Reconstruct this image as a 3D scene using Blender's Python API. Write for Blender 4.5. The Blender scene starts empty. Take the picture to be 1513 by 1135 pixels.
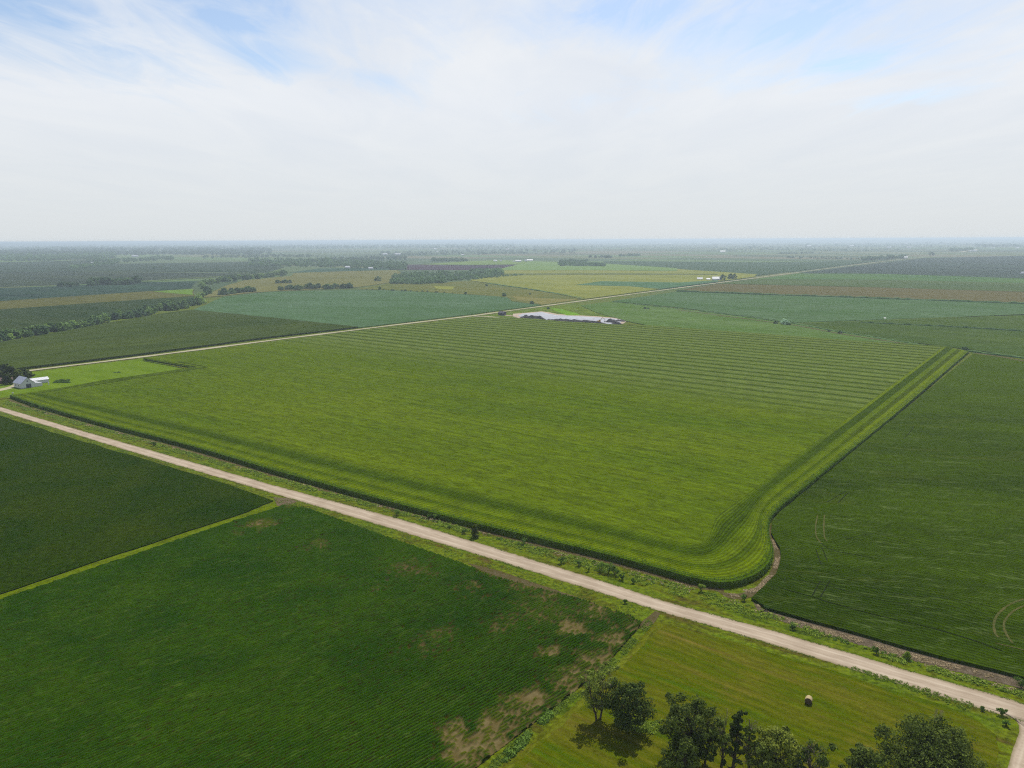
import bpy, math, random
import numpy as np
from mathutils import Vector, Matrix
random.seed(7); RNG = np.random.default_rng(11)
C = bpy.context.scene.collection
R = math.radians
# ------------------------------------------------------------------ camera geometry
F, H = 1151.0, 105.0
CX, CY = 756.5, 567.5
ROLL = math.atan(6.5/1513)
PITCH = math.atan((567.5-354.5)/F)
def g(x, y, z=0.0):
    """where the sight line of a photo pixel meets the level z: real ground coordinates in metres"""
    u = x-CX; v = y-CY
    c, s = math.cos(ROLL), math.sin(ROLL)
    u2 = (u*c-v*s)/F; v2 = (u*s+v*c)/F
    t = (H-z)/(math.sin(PITCH)+math.cos(PITCH)*v2)
    return (u2*t, (math.cos(PITCH)-math.sin(PITCH)*v2)*t)
def G(pts): return [g(*p) for p in pts]
SUN_EL, SUN_AZ = R(56), R(20)       # azimuth measured from +Y towards +X
# ------------------------------------------------------------------ helpers
def lin(c):
    return tuple(((v/255)/12.92 if v/255 <= .04045 else ((v/255+.055)/1.055)**2.4) for v in c)
K = 1.48
HAZE_C = (.76, .90, 1.0, 1); HAZE_D = 1.0e-4; HZ = (.46, .575, .67)
AIR = [250.0]
def alb(c, k=None, d=None):                 # photo colour in open daylight -> base colour
    k = k or K
    d = AIR[0] if d is None else d
    return tuple(min(.9, v/k) for v in lin(through_air(c, d) if d else c))+(1,)
def through_air(c, d):
    """colour seen at distance d metres -> the colour the thing itself has"""
    T = math.exp(-HAZE_D*d); out = []
    for v, h in zip(lin(c), HZ):
        a = max((v-(1-T)*h)/T, v*(.07 if d < 900 else .28)); out.append(min(.8, a))
    return tuple(255*(x*12.92 if x < .0031308 else 1.055*x**(1/2.4)-.055) for x in out)
def setp(o, label=None, cat=None, group=None, kind=None):
    if label: o['label'] = label
    if cat: o['category'] = cat
    if group: o['group'] = group
    if kind: o['kind'] = kind
    return o
def mesh_np(name, V, faces, mat, parent=None, smooth=False, loc=None):
    me = bpy.data.meshes.new(name)
    V = np.asarray(V, dtype=np.float32)
    if isinstance(faces, np.ndarray):
        n, k = faces.shape
        me.vertices.add(len(V)); me.vertices.foreach_set('co', V.ravel())
        me.loops.add(n*k); me.loops.foreach_set('vertex_index', faces.ravel().astype(np.int32))
        me.polygons.add(n); me.polygons.foreach_set('loop_start', (np.arange(n)*k).astype(np.int32))
        me.update(calc_edges=True)
    else:
        me.from_pydata(V.tolist(), [], faces)
    if mat:
        for m in (mat if isinstance(mat, (list, tuple)) else [mat]): me.materials.append(m)
    if smooth: me.polygons.foreach_set('use_smooth', np.ones(len(me.polygons), dtype=bool))
    me.update()
    o = bpy.data.objects.new(name, me); C.objects.link(o)
    if parent: o.parent = parent
    if loc is not None: o.location = loc
    return o
def empty(name, loc, rz=0.0):
    o = bpy.data.objects.new(name, None); C.objects.link(o)
    o.empty_display_size = .3; o.location = loc; o.rotation_euler = (0, 0, rz); return o
def copy_tree(root, loc, rz, sc):
    r = root.copy(); C.objects.link(r); r.location = loc; r.rotation_euler = (0, 0, rz); r.scale = sc
    for ch in list(root.children):
        c = ch.copy(); C.objects.link(c); c.parent = r
        for gch in list(ch.children):
            d = gch.copy(); C.objects.link(d); d.parent = c
    return r
def rough_edge(pts, rel=.006, step=.02, closed=True, seed=0):
    """break long straight borders into short slightly wandering pieces (size follows distance)"""
    rnd = random.Random(seed); out = []
    n = len(pts)
    for i in range(n if closed else n-1):
        a = Vector(pts[i]); b = Vector(pts[(i+1) % n]); L = (b-a).length
        d = max(60, min(a.length, b.length)); k = max(1, min(60, int(L/(d*step))))
        nrm = Vector((-(b-a).y, (b-a).x))/max(L, 1e-6)
        for j in range(k):
            t = j/k; p = a.lerp(b, t)
            w = 0 if j == 0 else rnd.uniform(-1, 1)*d*rel*.3
            out.append((p.x+nrm.x*w, p.y+nrm.y*w))
    if not closed: out.append(tuple(pts[-1]))
    return out
def sheet(name, pts, z, mat, wall=True, rough=.006, kind='structure', label=None, cat=None, seed=1):
    """a field as real matter: a top face at height z with sides down to the ground"""
    p = rough_edge(pts, rough, seed=seed) if rough else list(pts)
    area = sum(p[i][0]*p[(i+1) % len(p)][1]-p[(i+1) % len(p)][0]*p[i][1] for i in range(len(p)))
    if area < 0: p = p[::-1]
    n = len(p)
    V = [(x, y, z) for x, y in p]; faces = [tuple(range(n))]
    if wall:
        V += [(x, y, 0) for x, y in p]
        faces += [(i, i+n, (i+1) % n+n, (i+1) % n) for i in range(n)]
    o = mesh_np(name, V, faces, mat)
    return setp(o, label, cat, kind=kind)
def resample(pts, n, smooth=True):
    P = np.array(pts, float)
    if smooth:      # Catmull-Rom
        Q = []
        for i in range(len(P)-1):
            p0 = P[max(i-1, 0)]; p1 = P[i]; p2 = P[i+1]; p3 = P[min(i+2, len(P)-1)]
            for t in np.linspace(0, 1, 12, endpoint=False):
                Q.append(.5*((2*p1)+(-p0+p2)*t+(2*p0-5*p1+4*p2-p3)*t*t+(-p0+3*p1-3*p2+p3)*t**3))
        Q.append(P[-1]); P = np.array(Q)
    d = np.r_[0, np.cumsum(np.linalg.norm(np.diff(P, axis=0), axis=1))]
    s = np.linspace(0, d[-1], n)
    return np.c_[np.interp(s, d, P[:, 0]), np.interp(s, d, P[:, 1])]
def ribbon(name, A, B, z, mat, n=120, m=1, smooth=True, jitter=0, kind='structure', label=None, cat=None, wall=0, uvscale=None):
    a = resample(A, n, smooth); b = resample(B, n, smooth)
    if jitter:
        dirv = (b-a)/np.maximum(np.linalg.norm(b-a, axis=1)[:, None], 1e-6)
        a = a-dirv*(RNG.random(n)[:, None]-.3)*jitter; b = b+dirv*(RNG.random(n)[:, None]-.3)*jitter
    V = []; 
    for i in range(n):
        for j in range(m+1):
            q = a[i]*(1-j/m)+b[i]*(j/m); V.append((q[0], q[1], z))
    faces = [(i*(m+1)+j, i*(m+1)+j+1, (i+1)*(m+1)+j+1, (i+1)*(m+1)+j) for i in range(n-1) for j in range(m)]
    nz = Vector((V[faces[0][1]][0]-V[faces[0][0]][0], V[faces[0][1]][1]-V[faces[0][0]][1], 0)).cross(
        Vector((V[faces[0][3]][0]-V[faces[0][0]][0], V[faces[0][3]][1]-V[faces[0][0]][1], 0))).z
    if nz < 0: faces = [f[::-1] for f in faces]
    o = mesh_np(name, V, faces, mat)
    uv = o.data.uv_layers.new(name='UVMap')
    L = float(np.sum(np.linalg.norm(np.diff(a, axis=0), axis=1)))
    for lp in o.data.loops:
        i, j = divmod(lp.vertex_index, m+1); uv.data[lp.index].uv = (i/(n-1), j/m)
    o['length'] = L
    return setp(o, label, cat, kind=kind)
# value noise
class VN:
    def __init__(s, seed): s.t = np.random.default_rng(seed).random((256, 256))
    def __call__(s, x, y):
        xi = np.floor(x).astype(int); yi = np.floor(y).astype(int); fx = x-xi; fy = y-yi
        fx = fx*fx*(3-2*fx); fy = fy*fy*(3-2*fy); t = s.t
        a = t[xi & 255, yi & 255]; b = t[(xi+1) & 255, yi & 255]; c = t[xi & 255, (yi+1) & 255]; d = t[(xi+1) & 255, (yi+1) & 255]
        return (a*(1-fx)+b*fx)*(1-fy)+(c*(1-fx)+d*fx)*fy
# ------------------------------------------------------------------ materials
class NT:
    def __init__(s, name):
        s.m = bpy.data.materials.new(name); s.m.use_nodes = True; s.t = s.m.node_tree; s.t.nodes.clear()
        s.out = s.n('ShaderNodeOutputMaterial')
    def n(s, ty, **kw):
        x = s.t.nodes.new(ty)
        for k, v in kw.items():
            if k == 'I':
                for kk, vv in v.items():
                    if hasattr(vv, 'is_output') or isinstance(vv, bpy.types.NodeSocket): s.t.links.new(vv, x.inputs[kk])
                    else: x.inputs[kk].default_value = vv
            else: setattr(x, k, v)
        return x
    def math(s, op, a, b=0.0, c=None):
        d = {0: a, 1: b}
        if c is not None: d[2] = c
        return s.n('ShaderNodeMath', operation=op, I=d).outputs[0]
    def pos(s): 
        if not hasattr(s, '_p'): s._p = s.n('ShaderNodeNewGeometry').outputs['Position']
        return s._p
    def rot(s, ang, sx=1, sy=1, src=None):
        """position turned so that X runs along the rows; then scaled"""
        a = s.n('ShaderNodeVectorRotate', rotation_type='Z_AXIS', I={'Vector': src or s.pos(), 'Angle': -ang}).outputs[0]
        return s.n('ShaderNodeVectorMath', operation='MULTIPLY', I={0: a, 1: (sx, sy, 1)}).outputs[0]
    def noise(s, vec, scale, detail=3, rough=.55, dist=0):
        return s.n('ShaderNodeTexNoise', I={'Vector': vec, 'Scale': scale, 'Detail': detail, 'Roughness': rough, 'Distortion': dist}).outputs['Fac']
    def ramp(s, f, stops, interp='LINEAR'):
        r = s.n('ShaderNodeValToRGB', I={0: f}); e = r.color_ramp.elements; r.color_ramp.interpolation = interp
        while len(e) < len(stops): e.new(.5)
        for i, (p, c) in enumerate(stops):
            e[i].position = p; e[i].color = c if len(c) == 4 else tuple(c)+(1,)
        return r.outputs[0]
    def mr(s, f, a, b, c=0., d=1.):
        return s.n('ShaderNodeMapRange', I={'Value': f, 'From Min': a, 'From Max': b, 'To Min': c, 'To Max': d}).outputs[0]
    def mix(s, f, a, b, mode='MIX'):
        x = s.n('ShaderNodeMix', data_type='RGBA', blend_type=mode, clamp_factor=True)
        for i, v in ((0, f), (6, a), (7, b)):
            if isinstance(v, bpy.types.NodeSocket): s.t.links.new(v, x.inputs[i])
            else: x.inputs[i].default_value = v
        return x.outputs[2]
    def sep(s, v): return s.n('ShaderNodeSeparateXYZ', I={0: v}).outputs
    def finish(s, col, rough=.9, bump=None, bstr=.5, bdist=.3, spec=.0, trans=None):
        p = s.n('ShaderNodeBsdfPrincipled')
        for i, v in (('Base Color', col), ('Roughness', rough), ('Specular IOR Level', spec)):
            if isinstance(v, bpy.types.NodeSocket): s.t.links.new(v, p.inputs[i])
            else: p.inputs[i].default_value = v
        if bump is not None:
            b = s.n('ShaderNodeBump', I={'Strength': bstr, 'Distance': bdist, 'Height': bump})
            s.t.links.new(b.outputs[0], p.inputs['Normal'])
        sh = p.outputs[0]
        if trans:
            tr = s.n('ShaderNodeBsdfTranslucent'); 
            if isinstance(col, bpy.types.NodeSocket): s.t.links.new(col, tr.inputs[0])
            else: tr.inputs[0].default_value = col
            sh = s.n('ShaderNodeMixShader', I={0: trans, 1: sh, 2: tr.outputs[0]}).outputs[0]
        s.t.links.new(sh, s.out.inputs[0]); return s.m
def scale_c(c, k): return tuple(min(1, v*k) for v in c[:3])+(1,)
E1 = R(-36.4); E2 = R(53.6)        # the two survey directions of the land
def crop(name, c1, c2, c3=None, ang=E1, row=0, rowamt=.25, big=90, fine=1.2, fineamt=.42, streak=.5, bstr=.5, bdist=.4, blot=None, seed=0, k=None):
    """crop canopy: wide soft patches, streaks along the rows, leaf speckle, row pattern"""
    t = NT(name); c1 = alb(c1, k); c2 = alb(c2, k)
    off = t.n('ShaderNodeVectorMath', operation='ADD', I={0: t.pos(), 1: (seed*371.3, seed*-211.7, 0)}).outputs[0]
    A = t.noise(t.rot(ang, .55, 1.3, off), 1/big, 4, .55, .4)
    S = t.noise(t.rot(ang, .06, 1, off), 1/7.0, 4, .65)
    f = t.math('ADD', t.math('MULTIPLY', A, 1-streak), t.math('MULTIPLY', S, streak))
    col = t.mix(t.mr(f, .38, .62), c1, c2)
    if c3: col = t.mix(t.mr(t.noise(t.rot(ang, .5, 1.6, off), 1/(big*.4), 5, .65, .6), .58, .74), col, alb(c3, k))
    Fn = t.noise(t.rot(ang, .6, 1, off), 1/fine, 2, .7)
    Fm = t.noise(t.rot(ang, .4, 1, off), 1/(fine*3), 4, .8)
    fm = t.math('ADD', t.math('MULTIPLY', Fn, .4), t.math('MULTIPLY', Fm, .6))
    v = t.mr(fm, .38, .62, 1-fineamt, 1+fineamt)
    hgt = fm
    if row:
        y = t.sep(t.rot(ang, 1, 1))[1]
        w = t.math('SINE', t.math('MULTIPLY', y, 2*math.pi/row))
        v = t.math('MULTIPLY', v, t.mr(w, -1, 1, 1-rowamt, 1+rowamt*.6))
        hgt = t.math('ADD', t.math('MULTIPLY', fm, .8), t.math('MULTIPLY', w, .25))
    col = t.mix(1.0, col, t.n('ShaderNodeCombineColor', I={0: v, 1: v, 2: v}).outputs[0], 'MULTIPLY')
    return t.finish(col, .85, hgt, bstr, bdist, 0)
# --- rough grass verge / base land near the camera, survey-grid patchwork far away
def land_mat():
    t = NT('land')
    p = t.pos()
    a = t.noise(p, 1/14, 5, .6, .3); b = t.noise(p, 1/1.6, 3, .7); st = t.noise(t.rot(E1, .08, 1), 1/2.5, 4, .6)
    near = t.ramp(t.math('ADD', t.math('MULTIPLY', a, .55), t.math('MULTIPLY', st, .45)),
                  [(.34, alb((96, 86, 48))), (.43, alb((88, 94, 34))), (.5, alb((106, 120, 38))), (.57, alb((92, 112, 34))), (.64, alb((70, 86, 28)))])
    v = t.mr(b, .36, .64, .6, 1.38)
    near = t.mix(1.0, near, t.n('ShaderNodeCombineColor', I={0: v, 1: v, 2: v}).outputs[0], 'MULTIPLY')
    q = t.rot(R(-38), 1/900, 1/430)
    q = t.n('ShaderNodeVectorMath', operation='ADD', I={0: q, 1: t.n('ShaderNodeVectorMath', operation='MULTIPLY', I={0: t.n('ShaderNodeTexNoise', I={'Vector': p, 'Scale': 1/2600}).outputs['Color'], 1: (.5, .5, 0)}).outputs[0]}).outputs[0]
    fl = t.n('ShaderNodeVectorMath', operation='FLOOR', I={0: q}).outputs[0]
    wn = t.n('ShaderNodeTexWhiteNoise', noise_dimensions='2D', I={'Vector': fl}).outputs['Value']
    far = t.ramp(wn, [(0, alb((66, 88, 52), d=0)), (.22, alb((90, 110, 60), d=0)), (.4, alb((112, 118, 70), d=0)), (.55, alb((76, 100, 60), d=0)), (.7, alb((120, 114, 82), d=0)), (.8, alb((96, 124, 60), d=0)), (.92, alb((80, 92, 56), d=0))], 'CONSTANT')
    far = t.mix(t.mr(t.noise(t.rot(R(-38), .3, 1.5), 1/60, 5, .6), .35, .7, 0, .45), far, alb((90, 104, 60)))
    d = t.n('ShaderNodeVectorMath', operation='LENGTH', I={0: p}).outputs['Value']
    col = t.mix(t.mr(d, 1500, 1900), near, far)
    return t.finish(col, .95, b, .5, .3, .05)
def gravel_mat(name, c1, c2, ang, tracks=True):
    t = NT(name)
    a = t.noise(t.rot(ang, .12, 1), 1/1.1, 4, .6); b = t.noise(t.pos(), 3.0, 3, .7); c = t.noise(t.pos(), 1/9, 3)
    f = t.math('ADD', t.math('MULTIPLY', a, .45), t.math('ADD', t.math('MULTIPLY', b, .2), t.math('MULTIPLY', c, .35)))
    col = t.mix(t.mr(f, .38, .62), alb(c1), alb(c2))
    if tracks:
        uv = t.n('ShaderNodeUVMap').outputs[0]; y = t.sep(uv)[1]
        y2 = t.math('ADD', y, t.mr(t.noise(t.rot(ang, .05, .05), 1, 2), 0, 1, -.06, .06))
        edge = t.math('ABSOLUTE', t.math('SUBTRACT', y2, .5))
        col = t.mix(t.mr(t.math('ADD', edge, t.mr(a, .3, .7, -.05, .05)), .36, .5, 0, .85), col, alb((136, 126, 92)))
        w = t.ramp(y2, [(0, (0, 0, 0)), (.22, (0, 0, 0)), (.3, (1, 1, 1)), (.38, (0, 0, 0)), (.62, (0, 0, 0)), (.7, (1, 1, 1)), (.78, (0, 0, 0))])
        col = t.mix(t.math('MULTIPLY', w, t.mr(c, .35, .65, .25, .75)), col, alb((218, 202, 178)))
    return t.finish(col, .95, b, .3, .05, 0)
def soil_mat(name, c1, c2, c3=None, sc=1/3.):
    t = NT(name)
    a = t.noise(t.pos(), sc, 5, .65, .5); b = t.noise(t.pos(), sc*6, 4, .75)
    col = t.mix(t.mr(a, .35, .65), alb(c1), alb(c2))
    if c3: col = t.mix(t.mr(b, .5, .62), col, alb(c3))
    return t.finish(col, .95, b, .8, .3, .05)
def leaf_mat(name, c1, c2, trans=.3, k=None):
    t = NT(name); k = k or .42; AIR[0] = 0
    info = t.n('ShaderNodeObjectInfo').outputs['Random']
    a = t.noise(t.pos(), .6, 4, .75)
    f = t.math('ADD', t.math('MULTIPLY', a, .75), t.math('MULTIPLY', info, .25))
    col = t.mix(t.mr(f, .38, .62), alb(c1, k), alb(c2, k))
    AIR[0] = 250
    return t.finish(col, .7, None, spec=.05, trans=trans)
def plain(name, c, rough=.7, sc=2., amt=.15, metal=0, k=None):
    t = NT(name); a = alb(c, k)
    v = t.mr(t.noise(t.pos(), sc, 4, .6), .3, .7, 1-amt, 1+amt)
    col = t.mix(1.0, a, t.n('ShaderNodeCombineColor', I={0: v, 1: v, 2: v}).outputs[0], 'MULTIPLY')
    return t.finish(col, rough, None, spec=.3)
def ribs(name, c, c2, spacing=.9):
    t = NT(name); v = t.n('ShaderNodeTexCoord').outputs['Object']
    w = t.math('SINE', t.math('MULTIPLY', t.sep(v)[0], 2*math.pi/spacing))
    col = t.mix(t.mr(t.noise(v, .5, 4, .7), .45, .7), alb(c), alb(c2))
    return t.finish(col, .45, w, .4, .05, .4)
M = {}
M['land'] = land_mat()
M['road'] = gravel_mat('gravel', (172, 154, 132), (206, 188, 164), E1)
M['road_far'] = gravel_mat('pale_gravel', (178, 172, 140), (200, 192, 160), E2, False)
M['soil'] = soil_mat('bare_soil', (112, 96, 76), (132, 118, 100), (84, 82, 44))
M['dryweed'] = soil_mat('dry_weeds', (96, 84, 52), (120, 106, 84), (70, 84, 30), 1/1.5)
M['grass_strip'] = crop('grass_strip', (94, 110, 30), (110, 126, 40), (78, 96, 30), ang=E2, big=14, fine=.9, fineamt=.42)
M['leaf_a'] = leaf_mat('leaves_mid', (42, 54, 18), (92, 98, 32))
M['leaf_b'] = leaf_mat('leaves_dark', (32, 42, 16), (68, 78, 26))
M['leaf_c'] = leaf_mat('leaves_olive', (56, 66, 24), (86, 96, 36))
M['leaf_pale'] = leaf_mat('leaves_pale', (118, 138, 112), (142, 158, 132))
M['weed'] = leaf_mat('weed_leaves', (72, 88, 26), (108, 122, 40), .3)
M['bush'] = leaf_mat('bush_leaves', (44, 62, 22), (72, 92, 32), .25)
M['bark'] = plain('bark', (92, 84, 70), .9, 3, .3)
M['deadwood'] = plain('dead_wood', (136, 124, 108), .9, 3, .25)
M['deadtwig'] = leaf_mat('dry_twigs', (116, 104, 74), (140, 128, 100), .2)
M['white_wall'] = ribs('white_metal_wall', (250, 250, 252), (238, 240, 244))
M['white_roof'] = ribs('white_metal_roof', (254, 254, 254), (246, 248, 250))
M['grey_roof'] = ribs('grey_metal_roof', (190, 196, 212), (168, 170, 180))
M['door'] = plain('door_grey', (96, 100, 112), .6)
M['brown_roof'] = plain('brown_roof', (112, 92, 88), .8)
M['pad'] = soil_mat('quarry_floor_stone', (186, 188, 194), (204, 206, 212), (172, 172, 172), 1/40.)
M['padrim'] = soil_mat('quarry_rim_sand', (190, 170, 148), (208, 190, 168), None, 1/20.)
M['rock'] = soil_mat('spoil_rock', (92, 90, 92), (126, 120, 116), (70, 70, 70), 1/5.)
M['water'] = plain('water', (140, 156, 168), .1)
M['yellow'] = plain('machine_yellow', (190, 150, 60), .5)
M['dark'] = plain('machine_dark', (50, 50, 54), .5)
M['hay'] = plain('straw_bale', (196, 176, 130), .95, 9, .25)
M['hay_end'] = plain('straw_bale_end', (120, 104, 84), .95, 9, .35)

# ------------------------------------------------------------------ the ground
def ground():
    rs = [0, 60, 130, 250, 450, 800, 1500, 3000, 6000, 12000, 24000, 48000, 80000]
    n = 48; V = [(0, 0, 0)]; faces = []
    for r in rs[1:]:
        for k in range(n): V.append((r*math.cos(2*math.pi*k/n), r*math.sin(2*math.pi*k/n), 0))
    for k in range(n): faces.append((0, 1+k, 1+(k+1) % n))
    for i in range(len(rs)-2):
        a = 1+i*n; b = a+n
        for k in range(n): faces.append((a+k, b+k, b+(k+1) % n, a+(k+1) % n))
    return setp(mesh_np('ground', V, faces, M['land']), kind='structure')
ground()

# ---- main corn field -------------------------------------------------------
corn_edge_px = [(15, 588), (48, 600), (85, 611), (159, 632), (238, 652), (317, 674), (400, 699), (490, 724), (585, 750), (697, 779), (797, 803), (900, 828), (980, 850), (1026, 863), (1071, 869.5), (1110, 860), (1134, 842), (1141, 820), (1134, 792), (1137, 774), (1150, 757), (1191, 724), (1220, 700), (1325, 613.5), (1431, 522)]
corn_in_px = [(58, 584), (185, 612), (291, 636), (400, 662), (500, 686), (700, 734), (900, 782), (990, 806), (1030, 812), (1046, 803), (1052, 786), (1062, 768), (1100, 740), (1190, 670), (1290, 594), (1393, 515.5)]
CH = 1.9
line_a = g(410, 500, CH); line_b = g(1280, 612, CH)
BAND = math.atan2(line_b[1]-line_a[1], line_b[0]-line_a[0])
def corn_mat():
    t = NT('corn_canopy')
    y = t.sep(t.rot(BAND, 1, 1))[1]
    y0 = -line_a[0]*math.sin(BAND)+line_a[1]*math.cos(BAND)     # the line where the wide planter bands start
    wob = t.mr(t.noise(t.rot(BAND, .01, .05), 1, 2), 0, 1, -2, 2)
    yy = t.math('ADD', t.math('SUBTRACT', y, y0), wob)
    w = t.math('SINE', t.math('MULTIPLY', yy, 2*math.pi/BANDW))
    mask = t.mr(yy, -40, 40); grow = t.mr(yy, -8, 70, .6, 1); on = t.mr(yy, -8, -4)
    A = t.noise(t.rot(E1, .5, 1.2), 1/110, 4, .55, .4)
    S = t.noise(t.rot(E1, .03, 1), 1/5.5, 5, .7)
    f = t.math('ADD', t.math('MULTIPLY', A, .6), t.math('MULTIPLY', S, .4))
    col = t.mix(t.mr(f, .3, .7), alb((80, 103, 34), d=420), alb((107, 123, 48), d=420))
    up = t.mix(t.math('SUBTRACT', 1.0, t.math('MULTIPLY', t.mr(w, -1.0, .1, 1, 0), grow)), alb((78, 96, 48), d=750), alb((114, 129, 80), d=750))
    up = t.mix(t.mr(S, .35, .7, 0, .35), up, alb((96, 116, 60), d=750))
    col = t.mix(mask, col, up)
    col = t.mix(t.math('MULTIPLY', t.math('MULTIPLY', t.mr(w, -1.0, .0, .5, 0), on), t.math('SUBTRACT', 1.0, mask)), col, alb((74, 94, 40), d=600))
    Fn = t.noise(t.rot(E1, .5, 1), 1/.9, 2, .7); Fm = t.noise(t.rot(E1, .45, 1), 1/3.2, 4, .85)
    fm = t.math('ADD', t.math('MULTIPLY', Fn, .3), t.math('MULTIPLY', Fm, .7))
    ln = t.noise(t.rot(BAND, .004, 1), 1/2.1, 3, .8)
    v = t.math('MULTIPLY', t.mr(fm, .38, .62, .62, 1.38), t.mr(ln, .36, .64, .84, 1.14))
    col = t.mix(1.0, col, t.n('ShaderNodeCombineColor', I={0: v, 1: v, 2: v}).outputs[0], 'MULTIPLY')
    # silver tassel flecks
    col = t.mix(t.mr(t.noise(t.rot(E1, .25, 1), 1/2.2, 4, .8), .62, .72, 0, .35), col, alb((120, 134, 84)))
    return t.finish(col, .85, fm, .8, .7, 0)
BANDW = 18.0
M['corn'] = corn_mat()
def headland_mat():
    t = NT('corn_headland')
    uv = t.sep(t.n('ShaderNodeUVMap').outputs[0]); u, v0 = uv[0], uv[1]       # v: 0 field edge .. 1 inner
    v = t.math('ADD', v0, t.mr(t.noise(t.pos(), 1/5, 4, .7), 0, 1, -.025, .025))
    dk = alb((70, 90, 34)); md = alb((84, 106, 32)); lt = alb((106, 124, 36)); ed = alb((72, 96, 32))
    bot = t.ramp(v, [(0, ed), (.14, lt), (.24, alb((94, 112, 36))), (.33, alb((78, 98, 32))), (.42, alb((98, 116, 38))), (.56, alb((92, 112, 36))), (.68, dk), (.84, alb((74, 94, 34))), (1, alb((92, 112, 38)))])
    rgt = t.ramp(v, [(0, lt), (.26, lt), (.28, alb((80, 96, 34))), (.44, alb((78, 96, 34))), (.46, alb((98, 118, 38))), (.61, alb((96, 116, 38))), (.63, dk), (.87, dk), (.89, lt), (1, lt)])
    col = t.mix(t.mr(u, .6, .66), bot, rgt)
    row_id = t.math('FLOOR', t.math('MULTIPLY', v0, 34))
    rn = t.n('ShaderNodeTexWhiteNoise', noise_dimensions='1D', I={'W': row_id}).outputs['Value']
    vr = t.math('SINE', t.math('MULTIPLY', v0, 2*math.pi*19))
    patchy = t.mr(t.noise(t.pos(), 1/9, 4, .7), .36, .64, .84, 1.12)
    nz = t.noise(t.pos(), .8, 3, .8); nm = t.noise(t.pos(), .3, 4, .8)
    k = t.mr(t.math('ADD', t.math('MULTIPLY', nz, .6), t.math('MULTIPLY', nm, .4)), .37, .63, .68, 1.32)
    k = t.math('MULTIPLY', k, t.math('MULTIPLY', t.mr(vr, -1, 1, .74, 1.2), t.math('MULTIPLY', patchy, t.mr(rn, 0, 1, .9, 1.1))))
    col = t.mix(1.0, col, t.n('ShaderNodeCombineColor', I={0: k, 1: k, 2: k}).outputs[0], 'MULTIPLY')
    return t.finish(col, .85, t.math('ADD', nz, t.math('MULTIPLY', vr, .15)), .7, .5, 0)
M['headland'] = headland_mat()
edge_w = [tuple(p) for p in resample(G(corn_edge_px), 260)]
inner_w = G(corn_in_px)
corn_top_px = [(1395, 514), (1250, 505), (1120, 495), (960, 483), (910, 481.5), (870, 479), (830, 477), (790, 473), (740, 471), (700, 471), (620, 481), (527, 491), (430, 504), (330, 517), (212, 532), (290, 545), (200, 559), (100, 575)]
corn_poly = list(edge_w)+G(corn_top_px)
sheet('corn_field', corn_poly, CH, M['corn'], rough=0, kind='stuff', label='tall green corn filling the big field in the middle, striped in its far half', cat='corn field')
ribbon('corn_headland', [tuple(p) for p in resample(G(corn_edge_px), 160)], inner_w, CH+.08, M['headland'], n=260, m=8, kind='stuff',
       label='curving strip of corn rows round the lower and right edges of the big field', cat='corn rows')
# dark turning rows round the lawn corner of the corn
for k, (pa, pb) in enumerate([([(62, 583), (150, 566), (285, 546.5), (210, 533)], [(62, 585), (150, 568.5), (298, 548), (216, 533)]),
                              ([(120, 575), (200, 561.5), (303, 545.6), (262, 538)], [(120, 576.5), (200, 563), (309, 546), (266, 537.4)])]):
    ribbon('corn_turning_row', G(pa), G(pb), CH+.12+.04*k, crop('turn_rows_%d' % k, (72, 90, 34), (88, 106, 40)), n=60, smooth=False, kind='stuff',
           label=['dark corn turning row hugging the bright green lawn', 'thin dark corn turning row just outside the one hugging the lawn'][k], cat='corn rows')

def plants(name, path, inward, rows, spacing, h, mat, label, cat):
    """leafy stalks along the border rows of a field"""
    P = np.array(path); d = np.r_[0, np.cumsum(np.linalg.norm(np.diff(P, axis=0), axis=1))]
    V = []; Fc = []
    rnd = random.Random(5)
    for r in range(rows):
        s = 0.0
        while s < d[-1]:
            x = np.interp(s, d, P[:, 0]); y = np.interp(s, d, P[:, 1])
            x2 = np.interp(s+1, d, P[:, 0]); y2 = np.interp(s+1, d, P[:, 1])
            tx, ty = x2-x, y2-y; L = math.hypot(tx, ty) or 1
            nx, ny = -ty/L*inward, tx/L*inward
            o = r*.76+rnd.uniform(-.2, .2)
            x += nx*o; y += ny*o; hh = h*rnd.uniform(.85, 1.18)
            dist = math.hypot(x, y)
            for q in range(7):
                a = rnd.uniform(0, 6.28); z0 = hh*(.15+.12*q)*rnd.uniform(.9, 1.1); l = rnd.uniform(.5, .8); w = .07+dist*.0001
                ca, sa = math.cos(a), math.sin(a); b = len(V)
                V += [(x-sa*w, y+ca*w, z0), (x+sa*w, y-ca*w, z0), (x+ca*l*.6+sa*w, y+sa*l*.6-ca*w, z0+.35), (x+ca*l*.6-sa*w, y+sa*l*.6+ca*w, z0+.35), (x+ca*l, y+sa*l, z0+.1)]
                Fc += [(b, b+1, b+2, b+3), (b+3, b+2, b+4)]
            b = len(V); w = .04
            V += [(x-w, y, 0), (x+w, y, 0), (x, y, hh+.15)]; Fc.append((b, b+1, b+2))
            s += spacing*rnd.uniform(.7, 1.3)*max(1, dist/300)
    return setp(mesh_np(name, V, Fc, mat), label, cat, kind='stuff')
M['cornleaf'] = leaf_mat('corn_leaves', (58, 82, 24), (92, 116, 36), .3, .6)
plants('corn_plants', [p for p in edge_w], 1, 4, .42, 2.0, M['cornleaf'], 'leafy corn stalks standing along the near border of the big corn field', 'corn plants')

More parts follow.
